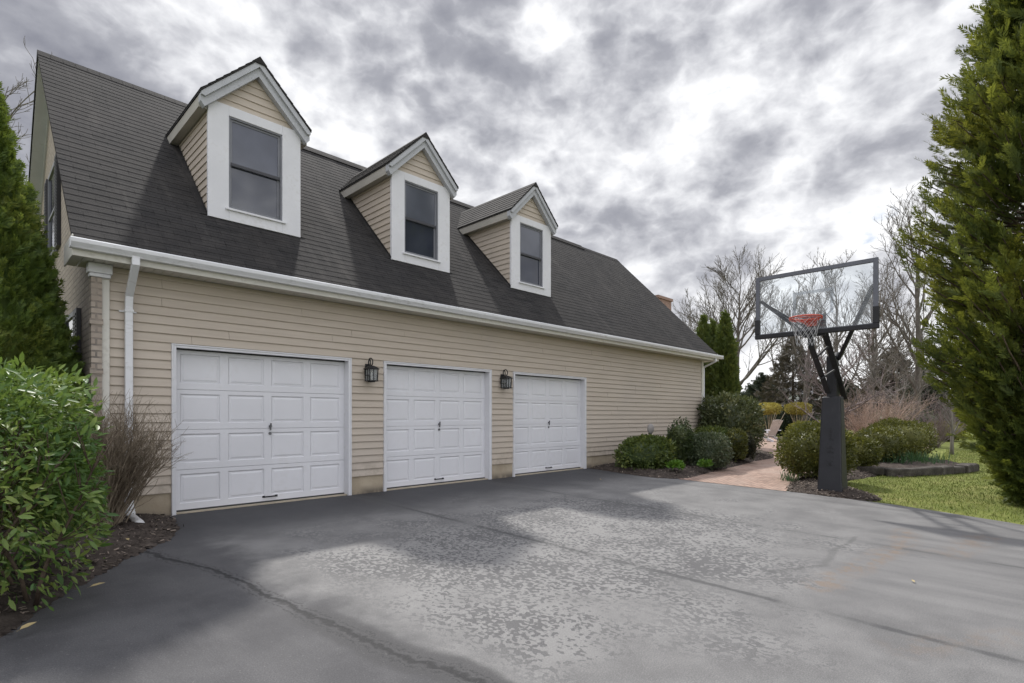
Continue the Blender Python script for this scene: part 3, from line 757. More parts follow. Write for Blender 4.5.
# soffit, fascia, eave return
sb = MB()
x = -1.06
while x < 15.38:                   # vented soffit: narrow boards
    x2 = min(x+.10, 15.38); sb.box(x+.003, x2-.003, EY+.02, .0 if x > -.75 else .28, 3.08, 3.09); x = x2
sb.box(-1.06, 15.38, EY+.02, .02, 3.091, 3.096)
sb.build('soffit', M['soffit'], house)
ff = MB(); ff.box(-1.075, 15.395, EY-.01, EY+.019, 3.058, 3.20); ff.box(-1.076, -1.061, EY+.02, .30, 3.058, 3.30); ff.box(15.381, 15.396, EY+.02, .30, 3.058, 3.30)
ff.build('fascia', M['soffit'], house, bevel=.004)
gt = MB()
gp = [(EY-.012, 3.225), (EY-.012, 3.128), (EY-.085, 3.128), (EY-.095, 3.145), (EY-.125, 3.185), (EY-.13, 3.225), (EY-.12, 3.235), (EY-.115, 3.222), (EY-.108, 3.18), (EY-.075, 3.138), (EY-.02, 3.138), (EY-.02, 3.225)]
gt.extr(gp, 'x', -1.1, 15.5)
gt.box(-1.104, -1.1, EY-.128, EY-.013, 3.13, 3.228); gt.box(15.5, 15.504, EY-.128, EY-.013, 3.13, 3.228)
for k in range(11): gt.box(-.6+1.55*k, -.575+1.55*k, EY-.112, EY-.02, 3.212, 3.22)
gutter = gt.build('gutter', M['gutter'], house)
def downspout(x, full=True):
    b = MB(); w, d = .04, .03
    pts = [(EY-.065, 3.14), (EY-.065, 3.05), (-.10, 2.76), (-.075, 2.62), (-.075, .22 if full else .3)]
    for (a, c) in zip(pts, pts[1:]):
        b.bar((x, a[0], a[1]+.012), (x, c[0], c[1]-.012), w*2 if True else 0, d*2, (0, 1, 0) if abs(c[0]-a[0]) < .05 else (0, 1, .2))
    o = b.build('downspout', M['gutter'], house, bevel=.008)
    for z in (2.56, 1.1):
        s = MB(); s.box(x-.09, x+.09, -.022, -.018, z-.012, z+.012); s.box(x-.046, x+.046, -.112, -.108, z-.015, z+.015); s.box(x-.046, x-.042, -.11, -.02, z-.015, z+.015); s.box(x+.042, x+.046, -.11, -.02, z-.015, z+.015); s.build('strap', M['gutter'], o)
    return o
ds = downspout(-.5)
fl = MB(); q = []
for i in range(40):
    t = i/39; q.append((-.5-.05*t, -.075-.95*max(0, t-.12)**1.2, .34-.26*min(1, t*2.2)+.0))
fl.tube(q, [.048+.006*(i % 2) for i in range(40)], 10)
fl.build('drain_pipe', M['flex'], ds, True)
e2 = MB(); e2.bar((15.06, EY-.06, 3.12), (15.06, EY-.06, 3.02), .07, .05, (0, 1, 0)); e2.bar((15.06, EY-.06, 3.03), (15.09, -.02, 2.86), .07, .05, (0, 1, .3)); e2.bar((15.09, -.02, 2.88), (15.09, -.02, .1), .07, .05, (0, 1, 0))
e2.build('downspout', M['gutter'], house, bevel=.006)

# garage doors
def rect_ring(b, x0, x1, z0, z1, yo, i, yi):    # sloped ring from outer rect (depth yo) to inner (depth yi)
    o = [(x0, yo, z0), (x1, yo, z0), (x1, yo, z1), (x0, yo, z1)]; q = [(x0+i, yi, z0+i), (x1-i, yi, z0+i), (x1-i, yi, z1-i), (x0+i, yi, z1-i)]
    b.add(o+q, [(0,1,5,4), (1,2,6,5), (2,3,7,6), (3,0,4,7)])
def garage_door(a, c):
    x0, x1 = a+.055, c-.055; y = .115; z0, z1 = .035, 2.165
    b = MB(); H = (z1-z0)/4
    for k in range(4):
        s0, s1 = z0+H*k+.0025, z0+H*(k+1)-.0025
        cols = 4; mg, gap = .075, .10; pw = (x1-x0-2*mg-gap*3)/4; p0, p1 = s0+.085, s1-.055
        xs_ = [x0]
        for j in range(cols): xs_ += [x0+mg+j*(pw+gap), x0+mg+j*(pw+gap)+pw]
        xs_.append(x1)
        b.quad((x0, y, s0), (x1, y, s0), (x1, y, p0), (x0, y, p0)); b.quad((x0, y, p1), (x1, y, p1), (x1, y, s1), (x0, y, s1))
        for j in range(0, len(xs_), 2): b.quad((xs_[j], y, p0), (xs_[j+1], y, p0), (xs_[j+1], y, p1), (xs_[j], y, p1))
        for j in range(cols):
            u0 = xs_[1+2*j]; u1 = xs_[2+2*j]
            rect_ring(b, u0, u1, p0, p1, y, .012, y+.010); rect_ring(b, u0+.014, u1-.014, p0+.014, p1-.014, y+.010, .012, y+.010); rect_ring(b, u0+.026, u1-.026, p0+.026, p1-.026, y+.010, .022, y+.003)
            b.quad((u0+.048, y+.003, p0+.048), (u1-.048, y+.003, p0+.048), (u1-.048, y+.003, p1-.048), (u0+.048, y+.003, p1-.048))
        b.quad((x0, y, s1), (x1, y, s1), (x1, y+.03, s1), (x0, y+.03, s1)); b.quad((x0, y, s0), (x0, y+.03, s0), (x1, y+.03, s0), (x1, y, s0))
    b.box(x0-.03, x1+.03, y+.03, y+.045, z0, z1+.02)
    d = b.build('garage_door', M['door'], house)
    f = MB()      # brickmould casing and jambs
    for (u0, u1) in ((a, a+.054), (c-.054, c)):
        f.box(u0, u1, -.034, .0205, .0, DTOP); f.box(u0+(.012 if u0 == a else .0), u1-(.0 if u0 == a else .012), .021, .20, .0, DTOP-.012)
    f.box(a+.0545, c-.0545, -.034, .0205, DTOP-.05, DTOP); f.box(a+.0545, c-.0545, .021, .2, DTOP-.035, DTOP-.013)
    for (u0, u1) in ((a+.002, a+.02), (c-.02, c-.002)): f.box(u0, u1, -.044, -.0345, .0, DTOP)
    f.box(a+.021, c-.021, -.044, -.0345, DTOP-.02, DTOP-.002)
    f.build('frame', M['white'], d, bevel=.004)
    s = MB(); s.box(x0, x1, y-.012, y+.03, .018, .0345); s.build('weather_seal', M['seal'], d); s = MB(); s.box(x0, x1, y-.02, y-.001, z1-.012, z1+.012); s.build('weather_seal', M['seal'], d)
    t = MB(); t.box(a+.051, c-.051, .02, .2, -.05, .016); t.build('threshold', M['wood'], d)
    xm = (x0+x1)/2+.03; zc = z0+H*2
    h = MB(); h.tube([(xm, y, zc+.03), (xm, y-.03, zc+.03)], .02, 10); h.bar((xm-.004, y-.03, zc-.03), (xm+.004, y-.03, zc+.075), .018, .014, (0, 1, 0)); h.build('handle', M['steel'], d)
    k = MB(); k.tube([(xm, y+.002, zc-.075), (xm, y-.012, zc-.075)], .022, 12); k.build('lock', M['steel'], d)
    l = MB(); l.tube([(xm-.09, y, .10), (xm-.09, y-.03, .10), (xm+.09, y-.03, .10), (xm+.09, y, .10)], .011, 6); l.box(xm-.11, xm-.07, y-.003, y-.0005, .085, .115); l.box(xm+.07, xm+.11, y-.003, y-.0005, .085, .115); l.build('lift_handle', M['black'], d)
for d in DOORS: garage_door(*d)

# dormers
def dormer(cx):
    w = .675; yf = .51; zb, zt = 4.14, 5.80
    b = MB(); ex = .1135; z = 4.15
    while z < 5.86:          # lapped cheeks
        z1 = z+ex; yb = EY+(z-EZ); yb1 = EY+(z1-EZ)
        for s in (-1, 1):
            xo = cx+s*(w-.02); xa = xo+s*.016; xb = xo+s*.002
            b.add([(xa, yf+.03, z), (xa, max(yb, yf+.03)+.05, z), (xb, max(yb1, yf+.03)+.05, z1), (xb, yf+.03, z1), (xo-s*.01, yf+.03, z), (xo-s*.01, max(yb, yf+.03)+.05, z)], [(0,1,2,3), (4,5,1,0)])
        z = z1
    z = 5.80                # lapped front gable
    while z < 6.5:
        z1 = min(z+ex, 6.52); h0 = max(0., 6.52-z); h1 = max(0., 6.52-z1)
        b.add([(cx-h0, yf+.0, z), (cx+h0, yf+.0, z), (cx+h1, yf+.015, z1), (cx-h1, yf+.015, z1), (cx-h0, yf+.02, z), (cx+h0, yf+.02, z)], [(0,1,2,3), (4,5,1,0)])
        z = z1
    b.box(cx-w+.035, cx+w-.035, yf+.12, 2.4, 4.2, 5.83); b.box(cx-w+.036, cx-.42, yf+.035, yf+.119, 4.2, 5.83); b.box(cx+.42, cx+w-.036, yf+.035, yf+.119, 4.2, 5.83)
    d = b.build('dormer', M['siding'], house)
    # face trim with window opening
    x0, x1, z0, z1 = cx-.395, cx+.385, 4.325, 5.675
    f = MB(); y0, y1 = yf-.025, yf+.03
    f.box(cx-w, x0, y0, y1, zb, zt+.02); f.box(x1, cx+w, y0, y1, zb, zt+.02); f.box(x0+.0005, x1-.0005, y0, y1, z1, zt+.02); f.box(x0+.0005, x1-.0005, y0, y1, zb, z0)
    f.box(x0-.05, x1+.05, y0-.03, y0-.0005, z0-.035, z0-.005)
    f.build('face_trim', M['white'], d, bevel=.004)
    s = MB()
    def fr(a, c, e, h, t, ya, yb_):
        s.box(a, a+t, ya, yb_, e, h); s.box(c-t, c, ya, yb_, e, h); s.box(a+t, c-t, ya, yb_, h-t, h); s.box(a+t, c-t, ya, yb_, e, e+t)
    zm = (z0+z1)/2-.01
    fr(x0+.001, x1-.001, z0+.001, z1-.001, .022, yf-.012, yf+.06)
    fr(x0+.024, x1-.024, zm-.02, z1-.024, .03, yf+.012, yf+.04); fr(x0+.024, x1-.024, z0+.024, zm+.02, .032, yf+.041, yf+.065)
    s.build('sash', M['sash'], d)
    mr = MB(); mr.box(x0+.03, x1-.03, yf+.008, yf+.0115, zm-.02, zm+.022); mr.build('meeting_rail', M['sashdark'], d)
    p = MB(); p.box(x0+.05, x1-.05, yf+.022, yf+.03, zm, z1-.05); p.build('upper_pane', M['blind'], d)
    p = MB(); p.box(x0+.05, x1-.05, yf+.05, yf+.058, z0+.05, zm-.005); p.build('lower_pane', M['pane'], d)
    # roof, two slopes at 45 degrees, reaching back into the main roof
    yo = .36; e = .80; za = 6.655; ze = za-e
    r = MB(); nseg = 8
    for sg in (-1, 1):
        for i in range(nseg):
            u0, u1 = e*(1-i/nseg), e*(1-(i+1)/nseg)
            zz0, zz1 = za-u0, za-u1
            k0, k1 = EY+(zz0-EZ)+.06, EY+(zz1-EZ)+.06
            r.add([(cx+sg*(u0+.006), yo, zz0+.006), (cx+sg*(u0+.006), k0, zz0+.006), (cx+sg*u1, k1, zz1), (cx+sg*u1, yo, zz1), (cx+sg*u0, yo, zz0), (cx+sg*u0, k0, zz0)], [(0,1,2,3), (4,5,1,0)])
        r.add([(cx, yo, za-.002), (cx+sg*e, yo, ze-.002), (cx+sg*e, yo, ze-.03), (cx, yo, za-.035)], [(0,1,2,3)])
        r.add([(cx, yo, za-.035), (cx+sg*e, yo, ze-.03), (cx+sg*e, 2.4, ze-.03), (cx, 3.1, za-.035)], [(0,1,2,3)])
        r.add([(cx+sg*e, yo, ze-.002), (cx+sg*e, yo, ze-.03), (cx+sg*e, 2.3, ze-.03), (cx+sg*e, 2.3, ze-.002)], [(0,1,2,3)])
    r.extr([(cx-.1, za-.09), (cx, za+.012), (cx+.1, za-.09), (cx+.1, za-.1), (cx-.1, za-.1)], 'y', yo-.004, 3.0)
    r.build('roof', M['droof'], d)
    # rake boards: two steps, plus box soffits at the cheeks
    k = MB()
    for (ya, yb_, lo, hi) in ((yo+.012, yo+.05, .11, .036), (yo+.051, yf-.002, .215, .037)):
        for sg in (-1, 1):
            o = [(cx, za-hi*1.0), (cx+sg*(e-.01), ze+.01-hi), (cx+sg*(e-.01), ze+.01-lo*.72), (cx+sg*(e-.06), ze+.06-lo*1.25), (cx, za-lo*1.25)]
            vs = [(x, ya, z) for x, z in o] + [(x, yb_, z) for x, z in o]
            k.add(vs, [(0,1,2,3,4), (9,8,7,6,5)] + [(i, (i+1) % 5, 5+(i+1) % 5, 5+i) for i in range(5)])
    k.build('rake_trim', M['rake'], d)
    for sg in (-1, 1):
        sf = MB(); xa, xb = sorted((cx+sg*(w+.002), cx+sg*(e-.012)))
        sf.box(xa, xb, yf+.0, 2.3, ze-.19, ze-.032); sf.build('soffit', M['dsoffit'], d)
    for sg in (-1, 1):   # step flashing along the cheeks
        fl_ = MB(); xx = cx+sg*(w+.004)
        fl_.add([(xx, yf, EZ+(yf-EY)+.02), (xx, 2.2, EZ+(2.2-EY)+.02), (xx, 2.2, EZ+(2.2-EY)+.07), (xx, yf, EZ+(yf-EY)+.07), (xx+sg*.09, yf, EZ+(yf-EY)+.016), (xx+sg*.09, 2.2, EZ+(2.2-EY)+.016)], [(0,1,2,3), (0,4,5,1)])
        fl_.build('flashing', M['roof'], d)
for cx in (1.215, 4.265, 7.37): dormer(cx)
# chimney and vent beyond the far rake
ch = MB(); ch.box(21.35, 22.65, 5.2, 5.95, 5.0, 6.9); ch.box(21.29, 22.71, 5.14, 6.01, 6.901, 7.03); ch.build('chimney', M['farbrick'], house)
vp = MB(); vp.tube([(20.85, 5.5, 5.2), (20.85, 5.5, 7.1)], .06, 10); vp.tube([(20.85, 5.5, 7.11), (20.85, 5.5, 7.2), (20.85, 5.5, 7.24)], [.15, .15, .03], 10); vp.build('vent_pipe', M['steel'], house)
wg = MB(); wg.box(15.05, 23.5, 5.0, 11, -.2, 4.2); wg.build('rear_wing', M['siding'], house)
wr = MB(); wr.extr([(4.7, 4.05), (8., 5.9), (11.3, 4.05), (11.3, 4.0), (4.7, 4.0)], 'x', 15.05, 23.8); wr.build('rear_wing_roof', M['roof'], house)

# wall lanterns
def lantern(x, z, label):
    t = thing('wall_lantern', label, 'lantern', (x, -.006, z), 0, 'wall lanterns between the garage doors'); t.scale = (.86, .86, .86)
    b = MB(); b.box(-.06, .06, -.032, -.012, -.12, .14); b.box(-.045, .045, -.042, -.032, -.1, .12); b.build('back_plate', M['black'], t, bevel=.006)
    a = MB(); pts = []
    for i in range(15):
        q = PI*(1.05-1.35*i/14); pts.append((0, -.125+.085*-math.cos(q)*-1, .13+.085*math.sin(q)+.03))
    a.tube([(0, -.04, .02), (0, -.05, .1)] + [(0, -.045-.035*(1-math.cos(PI*i/12))-.03*math.sin(PI*i/12)*0, .11+.13*math.sin(PI*i/12)) for i in range(13)], .011, 8)
    a.torus((0, -.12, .17), .075, .011, 'x', 24, 6); a.build('scroll_arm', M['black'], t, True)
    cy = -.15
    c = MB(); c.frustum([(-.105, .105, cy-.105, cy+.105, .045), (-.075, .075, cy-.075, cy+.075, .07), (-.06, .06, cy-.06, cy+.06, .085), (-.03, .03, cy-.03, cy+.03, .1)])
    c.frustum([(-.112, .112, cy-.112, cy+.112, .03), (-.112, .112, cy-.112, cy+.112, .0445)]); c.build('cap', M['black'], t)
    k = MB()
    for sx in (-1, 1):
        for sy in (-1, 1): k.bar((sx*.088, cy+sy*.088, .03), (sx*.08, cy+sy*.08, -.185), .016, .016, (0, 1, 0))
        k.box(sx*.084-.004, sx*.084+.004, cy-.08, cy+.08, -.09, -.08); k.box(sx*.084-.004, sx*.084+.004, cy-.005, cy+.005, -.185, .03)
    for sy in (-1, 1): k.box(-.005, .005, cy+sy*.084-.004, cy+sy*.084+.004, -.185, .03)
    k.box(-.092, .092, cy-.092, cy+.092, -.2, -.186); k.box(-.05, .05, cy-.05, cy+.05, -.215, -.2005); k.build('cage', M['black'], t)
    gl = MB()
    for s in (-1, 1): gl.box(s*.076-.002, s*.076+.002, cy-.07, cy+.07, -.18, .025); gl.box(-.07, .07, cy+s*.076-.002, cy+s*.076+.002, -.18, .025)
    gl.build('glass', M['lampglass'], t)
    u = MB(); u.tube([(0, cy, -.185), (0, cy, -.12)], .018, 8); u.tube([(0, cy, -.12), (0, cy, -.06), (0, cy, -.02)], [.012, .022, .004], 8); u.build('bulb', M['boardwhite'], t, True)
lantern(2.80, 2.02, 'black wall lantern on the siding beside the widest looking garage door nearest the hedge')
lantern(5.915, 2.02, 'black wall lantern just before the garage door nearest the shrub bed')

# ------------------------------------------------------------------ basketball hoop
PX, PY = 9.12, -5.27; pz = g(PY)
hoop = thing('basketball_hoop', 'in-ground black basketball hoop with clear backboard beside the lawn', 'basketball hoop', (PX, PY, pz))
BX = 7.96-PX; bz = -pz       # local frame: x along world x, z from ground
b = MB(); b.box(-.08, .08, -.08, .08, -.1, 2.46); b.box(-.087, .087, -.087, .087, 2.461, 2.475)
b.build('pole', M['black'], hoop, bevel=.012)
b = MB(); b.frustum([(-.22, .19, -.2, .2, .05), (-.19, .165, -.185, .185, .45), (-.13, .12, -.16, .16, 1.45), (-.11, .105, -.15, .15, 1.73), (-.10, .1, -.14, .14, 1.75)])
pad = b.build('pole_pad', M['pad'], hoop, bevel=.02)
b = MB()       # embossed, unreadable dark lettering running down the court face of the pad
rr = random.Random(5)
for i in range(9):
    z = 1.12-.075*i; xf = -.130-(.06/1.0)*(1.45-z)-.003
    for k in range(3):
        y0 = -.055+.04*k; 
        if rr.random() < .75: b.box(xf-.004, xf+.004, y0, y0+.03, z, z+(.012 if k != 1 else .045))
b.build('pad_lettering', M['padmark'], pad)
b = MB(); b.box(-.3, .3, -.3, .3, -.05, .03); b.build('base_plate', M['black'], hoop)
def zz(z): return z-pz       # world height to local
# glass board facing the court (-X)
b = MB(); y0, y1, z0, z1 = -.915, .915, zz(2.65), zz(3.72)
b.box(BX-.006, BX+.006, y0+.03, y1-.03, z0+.03, z1-.03); board = b.build('backboard', M['board'], hoop)
b = MB(); w = .065
b.box(BX-.02, BX+.03, y0, y0+w, z0, z1); b.box(BX-.02, BX+.03, y1-w, y1, z0, z1); b.box(BX-.02, BX+.03, y0+w, y1-w, z1-w, z1); b.box(BX-.02, BX+.03, y0+w, y1-w, z0, z0+w)
b.build('frame', M['alu'], board, bevel=.004)
b = MB(); b.box(BX-.032, BX+.04, y0-.012, y1+.012, z0-.02, z0+.055)
for s in (-1, 1): ya, yb = sorted((s*(.915+.012), s*(.915-.068))); b.box(BX-.032, BX+.04, ya, yb, z0+.056, z0+.32)
b.build('edge_padding', M['black'], board, bevel=.01)
b = MB(); tw = .05
for (ya, yb, za, zb_) in ((-.305, .305, zz(3.31), zz(3.36)), (-.305, -.255, zz(2.95), zz(3.309)), (.255, .305, zz(2.95), zz(3.309)), (-.254, .254, zz(2.92), zz(2.949))): b.box(BX-.0095, BX-.0065, ya, yb, za, zb_)
b.build('target_square', clear_glass('faded_target_paint', (.8, .82, .84), .5), board)
# rim, bracket and net
RCX, RCZ = BX-.15-.225, zz(2.86)
b = MB(); b.torus((RCX, 0, RCZ), .23, .012, 'z', 36, 8); b.torus((RCX, 0, RCZ-.03), .225, .006, 'z', 36, 6)
for i in range(12): a_ = 2*PI*i/12; b.torus((RCX+.23*math.cos(a_), .23*math.sin(a_), RCZ-.022), .012, .003, 'x', 8, 4)
b.box(BX-.17, BX-.04, -.06, .06, RCZ-.012, RCZ+.012)
for s in (-1, 1):
    b.add([(BX-.04, s*.075, RCZ+.0), (BX-.04, s*.075, RCZ-.09), (BX-.16, s*.13, RCZ-.02), (BX-.16, s*.13, RCZ+.005)], [(0,1,2,3)])
    b.add([(BX-.04, s*.082, RCZ+.0), (BX-.04, s*.082, RCZ-.09), (BX-.16, s*.137, RCZ-.02), (BX-.16, s*.137, RCZ+.005)], [(0,1,2,3)])
    b.bar((BX-.05, s*.06, RCZ-.08), (RCX+.17, s*.15, RCZ-.02), .014, .014)
b.box(BX-.055, BX-.034, -.07, .07, RCZ-.10, RCZ+.02); rim = b.build('rim', M['orange'], hoop)
b = MB(); nn = 12; lev = 6
def npt(i, l):
    r_ = .225-.10*(l/lev)**.75; a_ = 2*PI*(i+.5*(l % 2))/nn; return (RCX+r_*math.cos(a_), r_*math.sin(a_), RCZ-.03-.42*l/lev)
for l in range(lev):
    for i in range(nn):
        for k in ((0, -1) if l % 2 == 0 else (0, 1)):
            b.tube([npt(i, l), npt(i+k, l+1)], .0026, 4, False)
b.build('net', M['net'], rim)
# parallel arms, braces, spring
def arm(name, pts, w, h, ys):
    b = MB()
    for y in ys:
        for p, q in zip(pts, pts[1:]): b.bar((p[0], y, p[1]), (q[0], y, q[1]), w, h, (0, 1, 0))
    return b.build(name, M['black'], hoop, bevel=.006)
arm('upper_arm', [(BX+.10, zz(2.84)), (.36, zz(1.60))], .035, .09, (-.105,))
arm('lower_arm', [(BX+.05, zz(2.70)), (BX+.09, zz(2.44)), (-.10, zz(1.70))], .035, .085, (.05,))
for (x, z, x2, z2) in ((BX+.30, 2.25, BX+.44, 2.46), (BX+.66, 1.93, BX+.82, 2.08)):
    b = MB(); b.bar((x, .06, zz(z)), (x2, -.11, zz(z2)), .05, .03, (0, 0, 1)); b.build('cross_bar', M['black'], hoop)
b = MB()
for s in (-1, 1): b.bar((BX+.03, s*.84, zz(3.3)), (BX+.30, s*.12, zz(2.62)) if s == 1 else (-.02, s*.1, zz(2.30)), .055, .055, (1, 0, 0))
for s in (1,): b.bar((BX+.03, s*.84, zz(3.3)), (BX+.045, s*.15, zz(2.78)), .03, .06, (1, 0, 0))
b.box(BX+.031, BX+.07, -.18, .18, zz(2.6), zz(2.95))
b.build('board_brace', M['black'], hoop)
b = MB(); b.tube([(.12, 0, zz(2.30)), (.30, 0, zz(2.42))], .05, 10); b.tube([(-.12, 0, zz(2.32)), (.2, 0, zz(2.32))], .05, 10); b.build('height_adjuster', M['black'], hoop)

# ------------------------------------------------------------------ plants by the left corner
# clipped laurel hedge, close to the camera
hx, hy = -1.86, -2.52
t = thing('laurel_hedge', 'clipped glossy green broadleaf hedge in the mulch left of the garage', 'hedge', (hx, hy, g(hy)))
rng = np.random.default_rng(5)
dims = np.array([.62, .95, .78])
d = sphere_pts(18500, rng); sh = super_shell(d, dims, 5.) * lump(d, 5, .05)[:, None]
dep = rng.random(len(d))**1.5*.42
loc = sh*(1-dep)[:, None] + rng.normal(size=(len(d), 3))*.02; loc[:, 2] += .90
und = (loc[:, 2] < .45) & (rng.random(len(d)) < .7) ; keep = ~und
# openings through which the inner stems show
hole = np.zeros(len(d), bool)
loc, d, sh = loc[keep], d[keep], sh[keep]
nd = unit(sh/dims**2)
dirs = nd*.75 + rng.normal(size=loc.shape)*.55 + np.array([0, 0, -.05])
tv, tf = t_leaf(.34)
V, F = scatter(tv, tf, frames(dirs, rng, nd*.6+np.array([0, 0, .6]), .45), loc, .066*rng.uniform(.35, 1.5, len(loc)))
np_mesh('foliage', V, F, M['laurel'], t)
a, bb = MB(), MB()
for i in range(16):
    r_ = random.Random(40+i); p = Vector((r_.uniform(-.3, .3), r_.uniform(-.55, .55), .0)); pts = [p]
    dd = Vector((r_.gauss(0, .3), r_.gauss(0, .35), 1)).normalized()
    for k in range(7): dd = (dd+Vector((r_.gauss(0, .16), r_.gauss(0, .16), .05))).normalized(); p = p+dd*.175; pts.append(p)
    a.tube(pts, [.016-.0017*k for k in range(8)], 6)
    for k in range(2, 7):
        for q in range(3):
            e = (pts[k]-pts[k-1]).normalized(); e = (e*.5+Vector((r_.gauss(0, .6), r_.gauss(0, .6), .2))).normalized()
            a.tube([pts[k], pts[k]+e*.15, pts[k]+e*.3+Vector((0, 0, .03))], [.006, .004, .003], 4, False)
a.build('stems', M['barkbrown'], t, True)

# bare fan of stems behind it
def twig_shrub(name, label, cat, loc, n, H, ang, seed, r0, m, sub=5, sub2=3, lean=(0, 0), wob=.08, tw=.5, group=None, crown=True):
    t = thing(name, label, cat, loc, 0, group); r = random.Random(seed); a, b = MB(), MB()
    for i in range(n):
        az = r.uniform(0, 2*PI); el = r.uniform(.1, 1)**.7*ang
        dd = Vector((math.sin(el)*math.cos(az)+lean[0], math.sin(el)*math.sin(az)+lean[1], math.cos(el))).normalized()
        p = Vector((r.gauss(0, .07), r.gauss(0, .07), -.03)); L = H*r.uniform(.75, 1.08)/max(.55, dd.z**.5); k = 7; pts = [p.copy()]
        for j in range(k): dd = (dd+Vector((r.gauss(0, wob), r.gauss(0, wob), r.gauss(.015, wob*.6)))).normalized(); p = p+dd*L/k; pts.append(p.copy())
        a.tube(pts, [r0*(1-.75*j/k) for j in range(k+1)], 5, False)
        for s in range(sub):
            j = r.randint(2, k); q = pts[j]; e = (pts[j]-pts[j-1]).normalized(); e = (e+Vector((r.gauss(0, .4), r.gauss(0, .4), r.gauss(.1, .3)))).normalized(); l = L*.3*r.uniform(.5, 1.1)
            w = [q, q+e*l*.5, q+e*l+Vector((r.gauss(0, .03), r.gauss(0, .03), .03))]; b.tube(w, [r0*.4, r0*.3, r0*.2], 3, False)
            for u in range(sub2):
                e2 = (e+Vector((r.gauss(0, tw), r.gauss(0, tw), r.gauss(.1, .35)))).normalized(); q2 = w[1] if u % 2 else w[2]
                b.tube([q2, q2+e2*l*.45], [r0*.22, r0*.14], 3, False)
    np_from(a, 'stems', M[m], t); np_from(b, 'twigs', M[m], t); return t
sx, sy = -.86, -.75
twig_shrub('bare_shrub', 'leafless brown shrub with fanned stems between the hedge and the garage wall', 'shrub', (sx, sy, g(sy)+.06), 200, 1.04, .50, 5, .0085, 'olivetwig', 7, 4, (.03, -.04), .06)

# tall arborvitae beside the brick gable
def conifer(name, label, cat, loc, prof, n, size, m, seed, lobes=.06, trunk_r=.09, up=.9, group=None, spr=SPR, depth=.22, core=.78):
    """prof: list of (z, radius); sprays cover the surface of revolution, tilted upward"""
    t = thing(name, label, cat, loc, 0, group); rng = np.random.default_rng(seed)
    zs = np.array([p[0] for p in prof]); rs = np.array([p[1] for p in prof])
    zq = rng.uniform(zs[0], zs[-1], n*4); rq = np.interp(zq, zs, rs)
    keep = rng.random(n*4)*rs.max() < rq+.06; zq = zq[keep][:n]; az = rng.uniform(0, 2*PI, len(zq))
    lob = 1 + lobes*(np.sin(az*5+zq*1.7+seed) + np.sin(az*3-zq*3.1) + .8*np.sin(zq*7+az*2) + .7*np.sin(zq*15+az*7))
    R = np.interp(zq, zs, rs)*lob*(1-depth*rng.random(len(zq))**1.8)
    loc_ = np.stack([R*np.cos(az), R*np.sin(az), zq], 1)
    rad = np.stack([np.cos(az), np.sin(az), np.zeros(len(zq))], 1)
    dirs = rad*.7 + np.array([0, 0, up]) + rng.normal(size=loc_.shape)*.38
    tang = np.stack([-np.sin(az), np.cos(az), np.zeros(len(zq))], 1)
    parts = []; which = rng.integers(0, len(spr), len(zq))
    for k, (tv, tf) in enumerate(spr):
        q = which == k
        parts.append(scatter(tv, tf, frames(dirs[q], rng, tang[q]*1.2, .8), loc_[q]-unit(dirs[q])*size*.5, size*rng.uniform(.65, 1.4, q.sum())))
    if core:
        na, nz = 24, 26; zz_ = np.linspace(zs[0], zs[-1], nz); A = np.linspace(0, 2*PI, na, endpoint=False)
        Rz = np.interp(zz_, zs, rs)*core; V = np.stack([np.outer(Rz, np.cos(A)), np.outer(Rz, np.sin(A)), np.repeat(zz_[:, None], na, 1)], -1).reshape(-1, 3)
        I = np.arange(na*nz).reshape(nz, na); F = np.stack([I[:-1], np.roll(I[:-1], -1, 1), np.roll(I[1:], -1, 1), I[1:]], -1).reshape(-1, 4)
        parts.append((V, F))
    np_mesh('crown', *join_parts(parts), M[m], t)
    b = MB(); b.tube([(0, 0, -.2), (0, 0, zs[-1]*.5), (0, 0, zs[-1]*.93)], [trunk_r, trunk_r*.6, .01], 8); b.build('trunk', M['barkbrown'], t, True)
    return t
ax, ay = at(-37, 6.0)
conifer('arborvitae', 'tall dense arborvitae standing against the brick gable wall', 'tree', (ax, ay, g(ay)), [(.05, .8), (.5, 1.08), (1.6, 1.06), (2.6, .82), (3.5, .60), (4.4, .40), (5.2, .2), (5.8, .02)], 13000, .16, 'arb', 3, .03)

